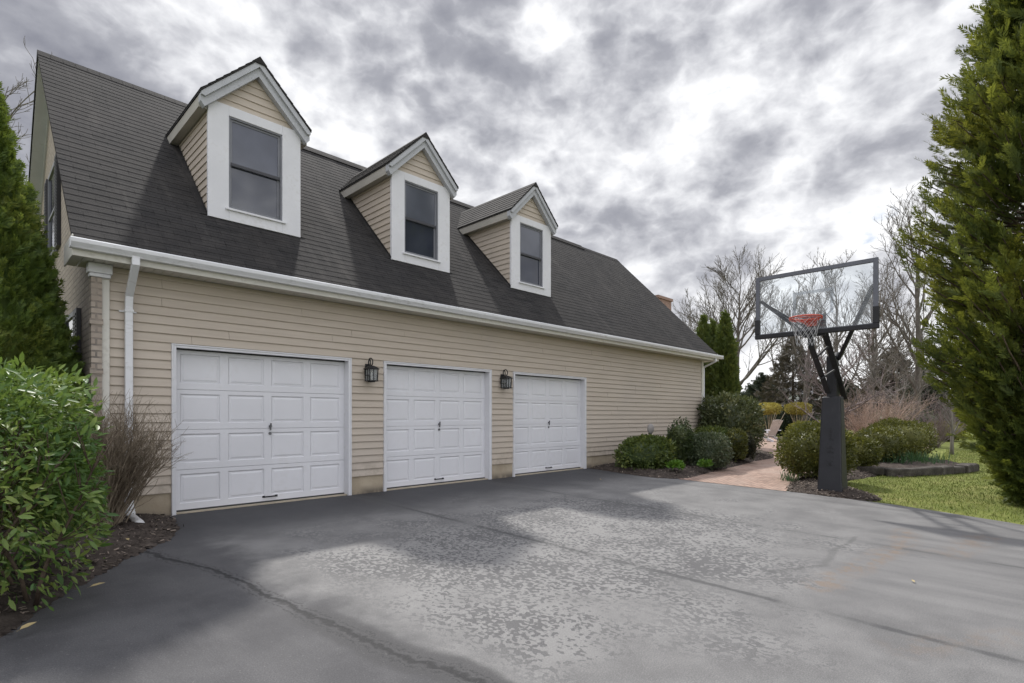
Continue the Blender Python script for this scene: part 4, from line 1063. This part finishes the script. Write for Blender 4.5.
# ------------------------------------------------------------------ big cypress at the right
lx, ly = at(1046, 8.8); lz = g(ly)
t = thing('cypress_tree', 'huge feathery olive green cypress at the lawn edge beside the driveway', 'tree', (lx, ly, lz))
rng = np.random.default_rng(12); rr = random.Random(12)
prof = [(.15, .75), (.5, 1.25), (1.0, 1.5), (1.6, 1.75), (2.3, 1.95), (3.1, 2.05), (3.8, 2.05), (4.8, 2.0), (5.8, 1.9), (6.8, 1.75), (7.6, 1.5), (8.4, 1.25), (9.4, .9), (10.4, .5), (11.2, .1)]
zs = [p[0] for p in prof]; rs = [p[1] for p in prof]
bl = MB(); L_, D_, S_, U_ = [], [], [], []
leaders = [((0, 0), 11.2), ((-.55, .35), 8.6), ((.4, -.5), 9.6)]
NB = 820
for i in range(NB):
    z = 11.0*((i+.5)/NB)**1.12; R = np.interp(z, zs, rs)
    az = i*2.39996 + rr.gauss(0, .3)
    R *= .74*min(1, .42+.22*z)*(1 if z < 6.4 else max(.62, 1-.16*(z-6.4)))
    R *= 1 + .09*math.sin(az*3+z*1.9) + .07*math.sin(az*2-z*3.3) + rr.gauss(0, .06)
    rise = R*rr.uniform(.35, .75)*(.35 if z < 1.2 else 1)
    z0 = max(.12, z-rise); p = Vector((0, 0, z0)); k = 7; pts = [p.copy()]
    out = Vector((math.cos(az), math.sin(az), 0))
    for j in range(1, k+1):
        s = j/k; pts.append(Vector((out.x*R*s, out.y*R*s, z0+rise*(s**1.5) + rr.gauss(0, .02))))
    bl.tube(pts, [.028*(1-.85*j/k)*(1.2-z/13)+.004 for j in range(k+1)], 4, False)
    m_ = 30 if z < 8.5 else 20
    for q in range(m_):
        s = .38+.62*(q+rr.random())/m_; f = s*k; j = min(int(f), k-1); pos = pts[j].lerp(pts[j+1], f-j); dr = (pts[j+1]-pts[j]).normalized()
        side = Vector((-out.y, out.x, 0))*rr.gauss(0, .42)
        dd = dr*.8 + out*.1 + side + Vector((0, 0, rr.gauss(.42, .26)))
        pos = pos + Vector((rr.gauss(0, .07), rr.gauss(0, .07), rr.gauss(0, .07)))
        L_.append(pos[:]); D_.append(dd[:]); S_.append(rr.uniform(.2, .38)*(1.15-.35*s if s < .95 else 1.0)); U_.append((-out.y*.5+rr.gauss(0, .5), out.x*.5+rr.gauss(0, .5), rr.uniform(.2, 1)))
L_, D_, S_, U_ = map(np.array, (L_, D_, S_, U_)); which = rng.integers(0, 4, len(L_)); parts = []
for k, (tv, tf) in enumerate(SPR):
    q = which == k; parts.append(scatter(tv, tf, frames(D_[q], rng, U_[q], .35), L_[q], S_[q]))
np_mesh('crown', *join_parts(parts), M['ley'], t)
np_from(bl, 'branches', M['barkbrown'], t)
b = MB(); b.tube([(0, 0, -.2), (.03, .0, 2), (0, .05, 5), (0, 0, 10.8)], [.2, .16, .1, .01], 9); b.build('trunk', M['barkbrown'], t, True)

# ------------------------------------------------------------------ shrubs in the bed by the house
def bush(name, label, px, fwd, w, h, m, n, size, kind='dia', z0=None, cat='shrub', p=2.4, amp=.05, ratio=1., base=.06, seed=None, group=None, single=True, rz=0, **kw):
    x, y = at(px, fwd); seed = seed or int(px*7+fwd*13)
    V, F = bush_geo(seed, (w/2, w/2*ratio, h/2), n, size, kind, p, amp, **kw); V = V + np.array([0, 0, h/2])
    o = np_mesh(name, V, F, M[m]); o.location = (x, y, g(y)+base if z0 is None else z0); o.rotation_euler.z = rz
    return tag(o, label, cat, group)
bush('spreading_shrub', 'low spreading dark green shrub against the siding in the mulch bed', 646, 13.0, 1.75, .72, 'yew', 6500, .075, ratio=.62, p=3., amp=.09, rz=0.15)
bush('upright_holly', 'narrow upright dark shrub rising above the low spreading shrub', 680, 13.35, .58, 1.12, 'boxdark', 4600, .06, p=2.6, amp=.05)
bush('variegated_shrub', 'rounded pale edged shrub in front of the narrow upright one', 707, 13.4, .98, .80, 'vari', 6500, .06, p=2.6, amp=.05)
bush('flat_yew', 'flat topped green yew behind the pale edged rounded shrub', 712, 15.2, 1.0, .90, 'yew', 4500, .07, p=3.4)
bush('yellow_yew', 'small yellowish green shrub beside the curving brick path', 734, 15.0, .66, .88, 'box', 4000, .06, p=2.4, amp=.08)
bush('reddish_shrub', 'small dark reddish shrub at the inner bend of the brick path', 744, 15.3, .55, .75, 'reddish', 3500, .06, p=2.4, amp=.07)
bush('rhododendron', 'large domed broadleaf shrub at the far corner of the house', 727, 17.6, 1.95, 1.85, 'rhodo', 9500, .11, 'leaf', p=2.7, amp=.05, lw=.42)
bush('leafy_tuft', 'bright green leafy tuft at the mulch edge by the driveway', 676, 12.0, .30, .26, 'bright', 420, .075, 'leaf', amp=.15, core=0, flat=True, depth=.8)
bush('leafy_tuft', 'small bright green tuft below the pale edged rounded shrub', 705, 12.5, .26, .26, 'bright', 260, .075, 'leaf', amp=.15, core=0, flat=True, depth=.8)
# garden light on a stake
gx, gy = at(650, 13.5)
t = thing('garden_light', 'grey disc headed garden light on a black stake by the siding', 'garden light', (gx, gy, g(gy)+.05))
b = MB(); b.tube([(0, 0, -.1), (.01, 0, .62), (-.03, -.02, .82)], [.02, .02, .045], 8); b.build('stake', M['black'], t, True)
b = MB(); b.tube([(-.05, -.06, .93), (-.035, -.045, .93), (-.015, -.02, .93), (0, 0, .93)], [.07, .085, .085, .05], 18); b.v = [(p[0], p[1], .93+(p[2]-.93)*1.45) for p in b.v]; h_ = b.build('lamp_head', M['greyplastic'], t, True)

# ------------------------------------------------------------------ right bed and garden behind
def round_box(name, label, px, fwd, w, h, m='box', n=9000, size=.06, **kw):
    x, y = at(px, fwd); t = thing(name, label, 'shrub', (x, y, g(y)+.05))
    V, F = bush_geo(int(px), (w/2, w/2, h/2), n, size, 'dia', kw.pop('p', 2.5), kw.pop('amp', .045), zmin=-.8, **kw); V = V+np.array([0, 0, h/2+.06])
    np_mesh('foliage', V, F, M[m], t)
    a = MB(); r = random.Random(int(px))
    for i in range(9):
        q = Vector((r.gauss(0, .06), r.gauss(0, .06), -.08)); e = Vector((r.gauss(0, .5), r.gauss(0, .5), 1)).normalized()
        a.tube([q, q+e*.3, q+e*.62], [.018, .014, .006], 5)
    a.build('stems', M['barkbrown'], t, True); return t
round_box('boxwood', 'large round clipped boxwood between the brick path and the hoop', 816, 11.5, 1.40, 1.08, n=13000)
round_box('boxwood', 'small bright boxwood just behind the black pole pad', 858, 13.4, .85, .72, 'box', 5000)
round_box('boxwood', 'middle boxwood overlapping the wide clipped mound by the stone edging', 879, 15.0, 1.15, .92, 'box', 6500)
round_box('boxwood', 'wide clipped boxwood mound behind the daffodil leaves', 899, 16.4, 1.75, 1.12, 'box', 9000, p=3.)
bush('golden_juniper', 'low flat golden evergreen behind the round clipped boxwood', 812, 19.0, 2.0, 1.02, 'goldjun', 4500, .09, p=4, amp=.04, ratio=.6)
bush('golden_juniper', 'pale green clipped mound far back on the lawn beside the cypress', 942, 30, 2.2, .9, 'goldjun', 2500, .12, p=3)
def strap_tuft(name, label, px, fwd, n, w, h, seed, m='daff'):
    x, y = at(px, fwd); rng = np.random.default_rng(seed)
    tv = np.array([(0,-.02,0),(0,.02,0),(.35,-.024,.02),(.35,.024,.02),(.7,-.018,.0),(.7,.018,.0),(1,-.003,-.06),(1,.003,-.06)]); tf = np.array([(0,1,3,2),(2,3,5,4),(4,5,7,6)])
    loc = np.stack([rng.normal(0, w/3, n), rng.normal(0, w/3, n), np.zeros(n)], 1); d = rng.normal(size=(n, 3))*.33+np.array([0, 0, 1.])
    V, F = scatter(tv, tf, frames(d, rng), loc, h*rng.uniform(.6, 1.15, n))
    o = np_mesh(name, V, F, M[m]); o.location = (x, y, g(y)+.08); return tag(o, label, 'plant')
strap_tuft('daffodil_clump', 'clump of daffodil leaves in front of the wide clipped mound, nearer the hoop', 892, 14.6, 170, .62, .40, 1)
strap_tuft('daffodil_clump', 'clump of daffodil leaves at the tapering end of the stone edging', 920, 14.9, 190, .8, .38, 2)
strap_tuft('leafy_tuft', 'dark green strappy tuft at the foot of the round boxwood', 789, 10.9, 80, .22, .2, 3)
# stone edging of the raised bed
t = thing('stone_edging', 'low dark stone edging curving round the raised bed on the lawn', 'edging'); r = random.Random(8)
line = [(13.3, -4.75), (13.3, -5.3), (13.9, -5.75), (14.8, -6.1), (15.8, -6.45), (16.7, -6.62), (17.4, -6.45)]
acc = []
for a_, c_ in zip(line, line[1:]):
    a_, c_ = Vector(a_), Vector(c_); k = max(1, round((c_-a_).length/.6))
    for j in range(k): acc.append((a_.lerp(c_, j/k), a_.lerp(c_, (j+1)/k)))
for row in range(1):
    for (a_, c_) in acc:
        sh_ = (c_-a_)*(.5 if row else 0); a2, c2 = a_+sh_+Vector((r.gauss(0, .02), r.gauss(0, .02))), c_+sh_
        b = MB(); h0 = .135*row; zz0 = g(a2.y)-.02
        b.bar((a2.x, a2.y, zz0+h0+.095+r.gauss(0, .008)), (c2.x-.03*(c2.x-a2.x), c2.y, zz0+h0+.095+r.gauss(0, .012)), .28+r.uniform(-.05, .05), .2+r.uniform(-.02, .03), (0, 0, 1))
        o = b.build('stone', M['stone'], t); bv = o.modifiers.new('bevel', 'BEVEL'); bv.width = .035; bv.segments = 2

# twiggy pinkish shrub, mauve weeping shrub
x, y = at(874, 20.5); twig_shrub('pink_twig_shrub', 'bare pinkish tan rounded shrub behind the clipped boxwood mounds', 'shrub', (x, y, g(y)), 95, 1.75, .78, 15, .010, 'pinktwig', 11, 4, wob=.05)
x, y = at(935, 24); twig_shrub('mauve_twig_shrub', 'drooping bare mauve shrub hanging behind the cypress', 'shrub', (x, y, g(y)), 70, 1.9, 1.0, 16, .011, 'lavtwig', 10, 4, wob=.11)
x, y = at(952, 20)
bare_tree('crape_myrtle', 'small pale multi stemmed bare tree on the lawn beside the cypress', 'tree', (x, y, g(y)), 2.6, 61, .07, m='barkpale', n1=8, n2=4, n3=3, t0=.3, spread=.5, twig=.006)
# golden topiaries
for i, (px, lab) in enumerate(((768, 'golden flat topped topiary on bare stems behind the garden chair'), (798, 'golden flat topped topiary on bare stems nearer the hoop pole'))):
    x, y = at(px, 33); t = thing('golden_topiary', lab, 'shrub', (x, y, 0), 0, 'pair of golden flat topped topiaries')
    V, F = bush_geo(70+i, (.70, .7, .30), 3800, .09, 'dia', 3.2, .06); V = V+np.array([0, 0, 1.72]); np_mesh('crown', V, F, M['gold'], t)
    a = MB(); r = random.Random(i+3)
    for k in range(11):
        e = Vector((r.gauss(0, .28), r.gauss(0, .28), 1)).normalized(); q = Vector((r.gauss(0, .08), r.gauss(0, .08), -.05)); a.tube([q, q+e*.8, q+e*1.75], [.03, .025, .015], 5)
    a.build('trunk', M['tantwig'], t, True)
# adirondack chair
x, y = at(768, 27.5)
t = thing('garden_chair', 'pale slatted wooden garden chair on the brick patio', 'chair', (x, y, 0), math.radians(-25))
b = MB()
for i in range(6):
    o = -.25+.1*i; b.bar((o*.8, -.22, .30), (o*1.15, -.62, 1.06+.05*(1-abs(o)*4)), .085, .02, (0, 1, 0))
b.build('backrest', M['chairwood'], t)
b = MB()
for i in range(6): b.bar((-.27, -.2+.11*i, .30+.02*i), (.27, -.2+.11*i, .30+.02*i), .1, .02, (0, 0, 1))
b.build('seat', M['chairwood'], t)
for s in (-1, 1):
    b = MB(); b.bar((s*.36, -.45, .56), (s*.36, .40, .58), .13, .025, (0, 0, 1)); b.build('armrest', M['farwhite'], t)
    b = MB(); b.bar((s*.31, .34, 0), (s*.31, .34, .57), .03, .11, (0, 1, 0)); b.build('leg', M['farwhite'], t)
    b = MB(); b.bar((s*.29, .36, .36), (s*.29, -.62, .02), .03, .11, (0, 0, 1)); b.build('leg', M['farwhite'], t)
# columnar arborvitae behind the far corner of the house
for i, (px, fwd, top, w, lab) in enumerate(((703, 23.5, 317, .50, 'columnar arborvitae nearest the house corner in the row of three'), (712, 24, 321, .50, 'middle columnar arborvitae with the lowest tip beyond the house'), (725, 23, 313, .52, 'columnar arborvitae standing freest of the house in the row of three'))):
    x, y = at(px, fwd); h = zat(top, fwd)
    conifer('columnar_arborvitae', lab, 'tree', (x, y, 0), [(.05, w*.8), (.8, w), (h*.5, w*.95), (h*.75, w*.72), (h*.92, w*.34), (h, .02)], 3200, .26, 'arbfar', 20+i, .04, .08, 1.3, 'columnar arborvitae behind the house', SPRF)
# evergreens further back
def spruce(px, fwd, top, w, m, seed, lab, n=2600, size=.5):
    x, y = at(px, fwd); h = zat(top, fwd)
    return conifer('spruce_tree', lab, 'tree', (x, y, -.1), [(.3, w), (h*.2, w*1.02), (h*.5, w*.66), (h*.8, w*.27), (h, .03)], n, size, m, seed, .11, .15, .1, None, SPRF, .75, .0 if m == 'brownspruce' else .5)
spruce(793, 42, 332, 2.9, 'brownspruce', 31, 'brownish spruce with sparse needles beyond the hoop', 2200, .45)
spruce(762, 48, 372, 3.0, 'spruce', 32, 'dark green spruce low behind the golden topiaries')
spruce(893, 40, 345, 3.2, 'brownspruce', 33, 'ragged grey brown evergreen behind the pinkish shrub', 2600, .45)
spruce(925, 36, 368, 2.6, 'spruce', 34, 'dark spruce half hidden by the cypress edge')
spruce(845, 52, 378, 3.6, 'spruce', 35, 'dark spruce seen past the hoop pole')
# dark hedge behind the topiaries
for i, (px, fwd, w, h, lab) in enumerate(((783, 36, 4.6, 1.75, 'dark evergreen hedge behind the two golden topiaries'), (905, 32, 4.4, 1.6, 'dark evergreen hedge behind the bare pinkish shrub'), (735, 40, 5.0, 1.9, 'dark evergreen hedge behind the far house corner'))):
    x, y = at(px, fwd); V, F = bush_geo(90+i, (w/2, .9, h/2), 3600, .16, 'dia', 4, .05); V = V+np.array([0, 0, h/2])
    o = np_mesh('evergreen_hedge', V, F, M['boxdark' if i != 0 else 'spruce']); o.location = (x, y, g(y)-.02); o.rotation_euler.z = -TH*0+math.radians(-45); tag(o, lab, 'hedge')
# neighbour's house and car glimpsed far back
x, y = at(813, 70)
t = thing('neighbour_house', 'distant white house with a brick end glimpsed beside the hoop pole', 'house', (x, y, 0), math.radians(-45))
b = MB(); b.box(-2.4, 1.2, 0, 7, 0, 4.1); b.build('wall', M['farwhite'], t)
b = MB(); b.box(1.2, 4.2, -.2, 6.8, 0, 3.9); b.build('brick_wall', M['farbrick'], t)
b = MB(); b.extr([(-.4, 4.1), (3.5, 5.9), (7.4, 4.1)], 'x', -2.7, 4.5); b.build('roof', M['farroof'], t)
for u in (-1.6, .2):
    b = MB(); b.box(u-.4, u+.4, -.04, .02, 1.2, 2.6); w_ = b.build('window', M['carglass'], t)
    b = MB(); b.box(u-.47, u-.4, -.06, .02, 1.13, 2.67); b.box(u+.4, u+.47, -.06, .02, 1.13, 2.67); b.box(u-.4, u+.4, -.06, .02, 2.6, 2.67); b.box(u-.4, u+.4, -.06, .02, 1.13, 1.2); b.build('frame', M['white'], w_)
x, y = at(812, 50)
t = thing('parked_car', 'white car parked far off beyond the round clipped boxwood', 'car', (x, y, 0), math.radians(-45))
b = MB(); b.extr([(-2.15, .3), (-2.2, .62), (-2.1, .86), (-1.0, .96), (1.2, .98), (2.05, .9), (2.15, .6), (2.1, .3)], 'y', -.85, .85)
b.build('body', M['carpaint'], t, bevel=.06)
b = MB(); b.add([(-1.15, s*.8, .95) for s in (-1, 1)] + [(-.45, s*.66, 1.4) for s in (-1, 1)] + [(.9, s*.66, 1.42) for s in (-1, 1)] + [(1.65, s*.8, .97) for s in (-1, 1)], [(0,1,3,2), (2,3,5,4), (4,5,7,6), (0,2,4,6), (7,5,3,1)])
b.build('window', M['carglass'], t)
b = MB(); b.box(-.5, .95, -.68, .68, 1.415, 1.45); b.build('roof', M['carpaint'], t, bevel=.015)
for wx in (-1.35, 1.35):
    for s in (-1, 1):
        b = MB(); b.tube([(wx, s*.7, .33), (wx, s*.88, .33)], .33, 18); w_ = b.build('wheel', M['tyre'], t, True)
        b = MB(); b.tube([(wx, s*.87, .33), (wx, s*.89, .33)], .2, 14); b.build('rim', M['steel'], w_)

# ------------------------------------------------------------------ bare trees
def tree_at(px, fwd, top, seed, lab, **kw):
    x, y = at(px, fwd); return bare_tree('bare_tree', lab, 'tree', (x, y, g(y)), zat(top, fwd)*.98, seed, kw.pop('r0', .2), 'bare deciduous trees behind the garden', **kw)
tree_at(735, 40, 270, 101, 'spreading bare tree rising behind the columnar arborvitaes', r0=.26, n1=24, n2=9, n3=6, spread=.75, t0=.3, twig=.011, up=.55, lens=(.55, .5, .5))
tree_at(806, 34, 270, 102, 'tall bare tree seen through the clear backboard glass', r0=.18, n1=17, n2=7, n3=5, spread=.6, t0=.18, twig=.009, up=.6)
tree_at(836, 38, 256, 103, 'slender bare tree seen behind the backboard edge nearest the cypress', r0=.18, n1=17, n2=7, n3=5, spread=.6, t0=.18, twig=.010, up=.6)
tree_at(868, 32, 266, 104, 'bare tree standing between the backboard and the cypress', r0=.18, n1=18, n2=7, n3=5, spread=.65, t0=.15, twig=.009, up=.5)
tree_at(915, 27, 195, 105, 'tallest bare tree with fine upswept twigs partly behind the cypress', r0=.2, n1=20, n2=7, n3=5, spread=.55, t0=.2, twig=.008, up=.6)
tree_at(772, 52, 290, 106, 'distant bare tree left of the backboard, above the dark spruce', r0=.2, n1=13, n2=6, n3=5, spread=.6, t0=.2, twig=.016, up=.5)
tree_at(690, 55, 300, 107, 'distant bare tree just clearing the far end of the roof', r0=.2, n1=13, n2=6, n3=5, spread=.6, t0=.2, twig=.016, up=.5)
tree_at(880, 48, 285, 108, 'distant bare tree above the ragged grey brown evergreen', r0=.22, n1=14, n2=6, n3=5, spread=.65, t0=.15, twig=.015, up=.4)
tree_at(840, 17.5, 345, 109, 'small low branching bare tree right behind the hoop pole', r0=.07, n1=13, n2=6, n3=4, spread=.95, t0=.25, twig=.006, up=.3, m='lavtwig', lens=(.62, .5, .5))
tree_at(895, 27, 338, 110, 'broad twiggy bare tree above the pinkish shrub', r0=.13, n1=16, n2=8, n3=5, spread=1.0, t0=.2, twig=.009, up=.25, m='barkpale', lens=(.6, .5, .5))
x, y = at(-12, 26); bare_tree('bare_tree', 'bare tree reaching above the roof edge behind the tall arborvitae', 'tree', (x, y, 0), 17.2, 111, .3, 'bare deciduous trees behind the garden', n1=14, n2=6, n3=4, spread=.6, t0=.3, twig=.014, up=.4)
# far-off wood closing the view
rng = np.random.default_rng(77); n = 14000
ang = rng.uniform(math.radians(-75), math.radians(75), n); dist = rng.uniform(85, 120, n)
ca = TH+ang*-1
px_ = CAM.x + dist*np.cos(ca); py_ = CAM.y + dist*np.sin(ca)
hmax = 5.0 + 2.2*np.sin(ang*9) + 1.5*np.sin(ang*23+1) + 1.2*np.sin(ang*51+2)
loc = np.stack([px_, py_, rng.random(n)**.8*hmax], 1)
tv, tf = SPRF[0]
V, F = scatter(tv, tf, frames(rng.normal(size=(n, 3))*.6+np.array([0, 0, 1.]), rng), loc, rng.uniform(1.0, 2.6, n))
tag(np_mesh('distant_wood', V, F, M['wood_far']), kind='stuff')

# fallen leaves
def leaf_on(px, py, size, rz, lab, lift=.1):
    d = ((px-512)/FOC, (416-py)/FOC); zt_ = 0
    f = 1.28/(-d[1])
    for _ in range(30):
        x, y = at(px, f); zt_ = g(y)+lift; f = (1.28-zt_)/(-d[1])
    tv, tf = t_leaf(.42); b = MB(); b.add([(p[0]*size, p[1]*size, p[2]*size+.01) for p in tv], [tuple(int(q) for q in k) for k in tf])
    b.add([(-.2*size, -.01*size, .008), (.02, -.01*size, .01), (.02, .01*size, .01), (-.2*size, .01*size, .008)], [(0,1,2,3)])
    o = b.build('fallen_leaf', M['deadleaf']); o.location = (x, y, zt_); o.rotation_euler = (.1, -.12, rz); return tag(o, lab, 'leaf', 'fallen leaves on the mulch and drive')
leaf_on(20, 631, .11, .7, 'yellowed fallen leaf on the mulch edge nearest the camera', .05)
leaf_on(90, 588, .10, .2, 'yellowed fallen leaf on the mulch below the hedge', .07)
leaf_on(128, 541, .08, 1.5, 'pale fallen leaf at the mulch below the bare shrub', .08)
leaf_on(601, 480, .09, 1.0, 'pale fallen leaf on the shaded asphalt by the garage door nearest the shrubs', .004)
leaf_on(914, 583, .06, .4, 'dark fallen leaf lying alone on the lawn end of the driveway', .004)

# ------------------------------------------------------------------ sky, sun, camera
SUN = Vector((.40, .73, 1.0)).normalized()
w = bpy.data.worlds.new('World'); bpy.context.scene.world = w; w.use_nodes = True
t = NT(w.node_tree); bg = t.n['Background']
sky = t.new('ShaderNodeTexSky', sky_type='NISHITA'); sky.sun_disc = False
sky.sun_elevation = math.asin(SUN.z); sky.sun_rotation = math.atan2(SUN.x, SUN.y); sky.air_density = 1.; sky.dust_density = 1.5
t.l.new(sky.outputs[0], bg.inputs[0]); bg.inputs[1].default_value = .10
D = t.new('ShaderNodeTexCoord').outputs['Generated']; s = t.sep(D); z = t.m('MAXIMUM', s[2], 0.)
P = t.comb(s[0], s[1], t.m('MULTIPLY', s[2], 1.55))
warp = t.vm('ADD', P, t.mapv(t.vm('SUBTRACT', t.noisec(P, 9.0, 4), (.5, .5, .5)), (.042, .042, .042)))
def billow(v, sc, det):      # puffs with bright creases between them
    return t.m('MULTIPLY', t.m('ABSOLUTE', t.m('SUBTRACT', t.noise(v, sc, det, .5), .5)), 3.4, clamp=True)
b1 = billow(warp, 6.5, 2); b2 = billow(t.vm('ADD', warp, (5.1, 2.2, 1.)), 15, 3); n1 = t.noise(warp, 5.5, 10, .58); n3 = t.noise(t.vm('ADD', P, (3.7, 1.9, 0.)), 2.2, 3, .5)
dens = t.m('ADD', t.m('ADD', t.m('MULTIPLY', n1, .62), t.m('MULTIPLY', b1, .15)), t.m('ADD', t.m('MULTIPLY', b2, .07), t.m('MULTIPLY', n3, .24)))
toward = t.vm('DOT_PRODUCT', D, tuple(Vector((FX*.96+RX*.25, FY*.96+RY*.25, .42)).normalized()))
glow = t.ss(toward, .72, 1.0)
hz = t.ss(z, .36, .05)
# thin cloud is bright, thick cloud is grey
val = t.m('SUBTRACT', dens, t.m('MULTIPLY', glow, .05)); val = t.m('SUBTRACT', val, t.m('MULTIPLY', hz, .10))
col = t.ramp(val, [(.325, (.86, .865, .88)), (.385, (.66, .667, .695)), (.44, (.475, .482, .517)), (.495, (.335, .342, .38)), (.60, (.225, .232, .272))])
# clouds brightened out of view, behind and above the camera, as added fill light
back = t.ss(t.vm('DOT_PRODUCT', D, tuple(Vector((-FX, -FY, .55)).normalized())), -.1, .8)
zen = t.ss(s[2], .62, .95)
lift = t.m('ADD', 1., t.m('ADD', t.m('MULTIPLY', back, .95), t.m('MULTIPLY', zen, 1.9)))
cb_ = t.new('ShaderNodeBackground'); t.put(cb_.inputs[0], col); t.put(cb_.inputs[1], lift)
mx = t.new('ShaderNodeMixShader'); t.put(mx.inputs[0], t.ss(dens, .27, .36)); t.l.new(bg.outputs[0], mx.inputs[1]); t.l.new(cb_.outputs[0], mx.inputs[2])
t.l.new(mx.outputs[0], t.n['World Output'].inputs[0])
w.cycles.sampling_method = 'MANUAL'; w.cycles.sample_map_resolution = 512

sl = bpy.data.lights.new('Sun', 'SUN'); sl.energy = 3.1; sl.angle = math.radians(2.2); sl.color = (1, .965, .91)
so = bpy.data.objects.new('Sun', sl); C.objects.link(so); so.rotation_euler = SUN.to_track_quat('Z', 'Y').to_euler(); so.location = (0, 0, 30)

cam = bpy.data.cameras.new('Camera'); co = bpy.data.objects.new('Camera', cam); C.objects.link(co)
cam.sensor_fit = 'HORIZONTAL'; cam.sensor_width = 36; cam.lens = FOC/1024*36; cam.shift_y = (416-341.5)/1024
cam.clip_start = .05; cam.clip_end = 2000
co.location = CAM; co.rotation_euler = (PI/2, 0, TH-PI/2)
sc = bpy.context.scene; sc.camera = co
sc.view_settings.view_transform = 'Standard'; sc.view_settings.look = 'None'; sc.view_settings.exposure = .34; sc.view_settings.gamma = 1
sc.cycles.max_bounces = 6; sc.cycles.diffuse_bounces = 3; sc.cycles.glossy_bounces = 3; sc.cycles.transparent_max_bounces = 12
sc.cycles.use_denoising = True
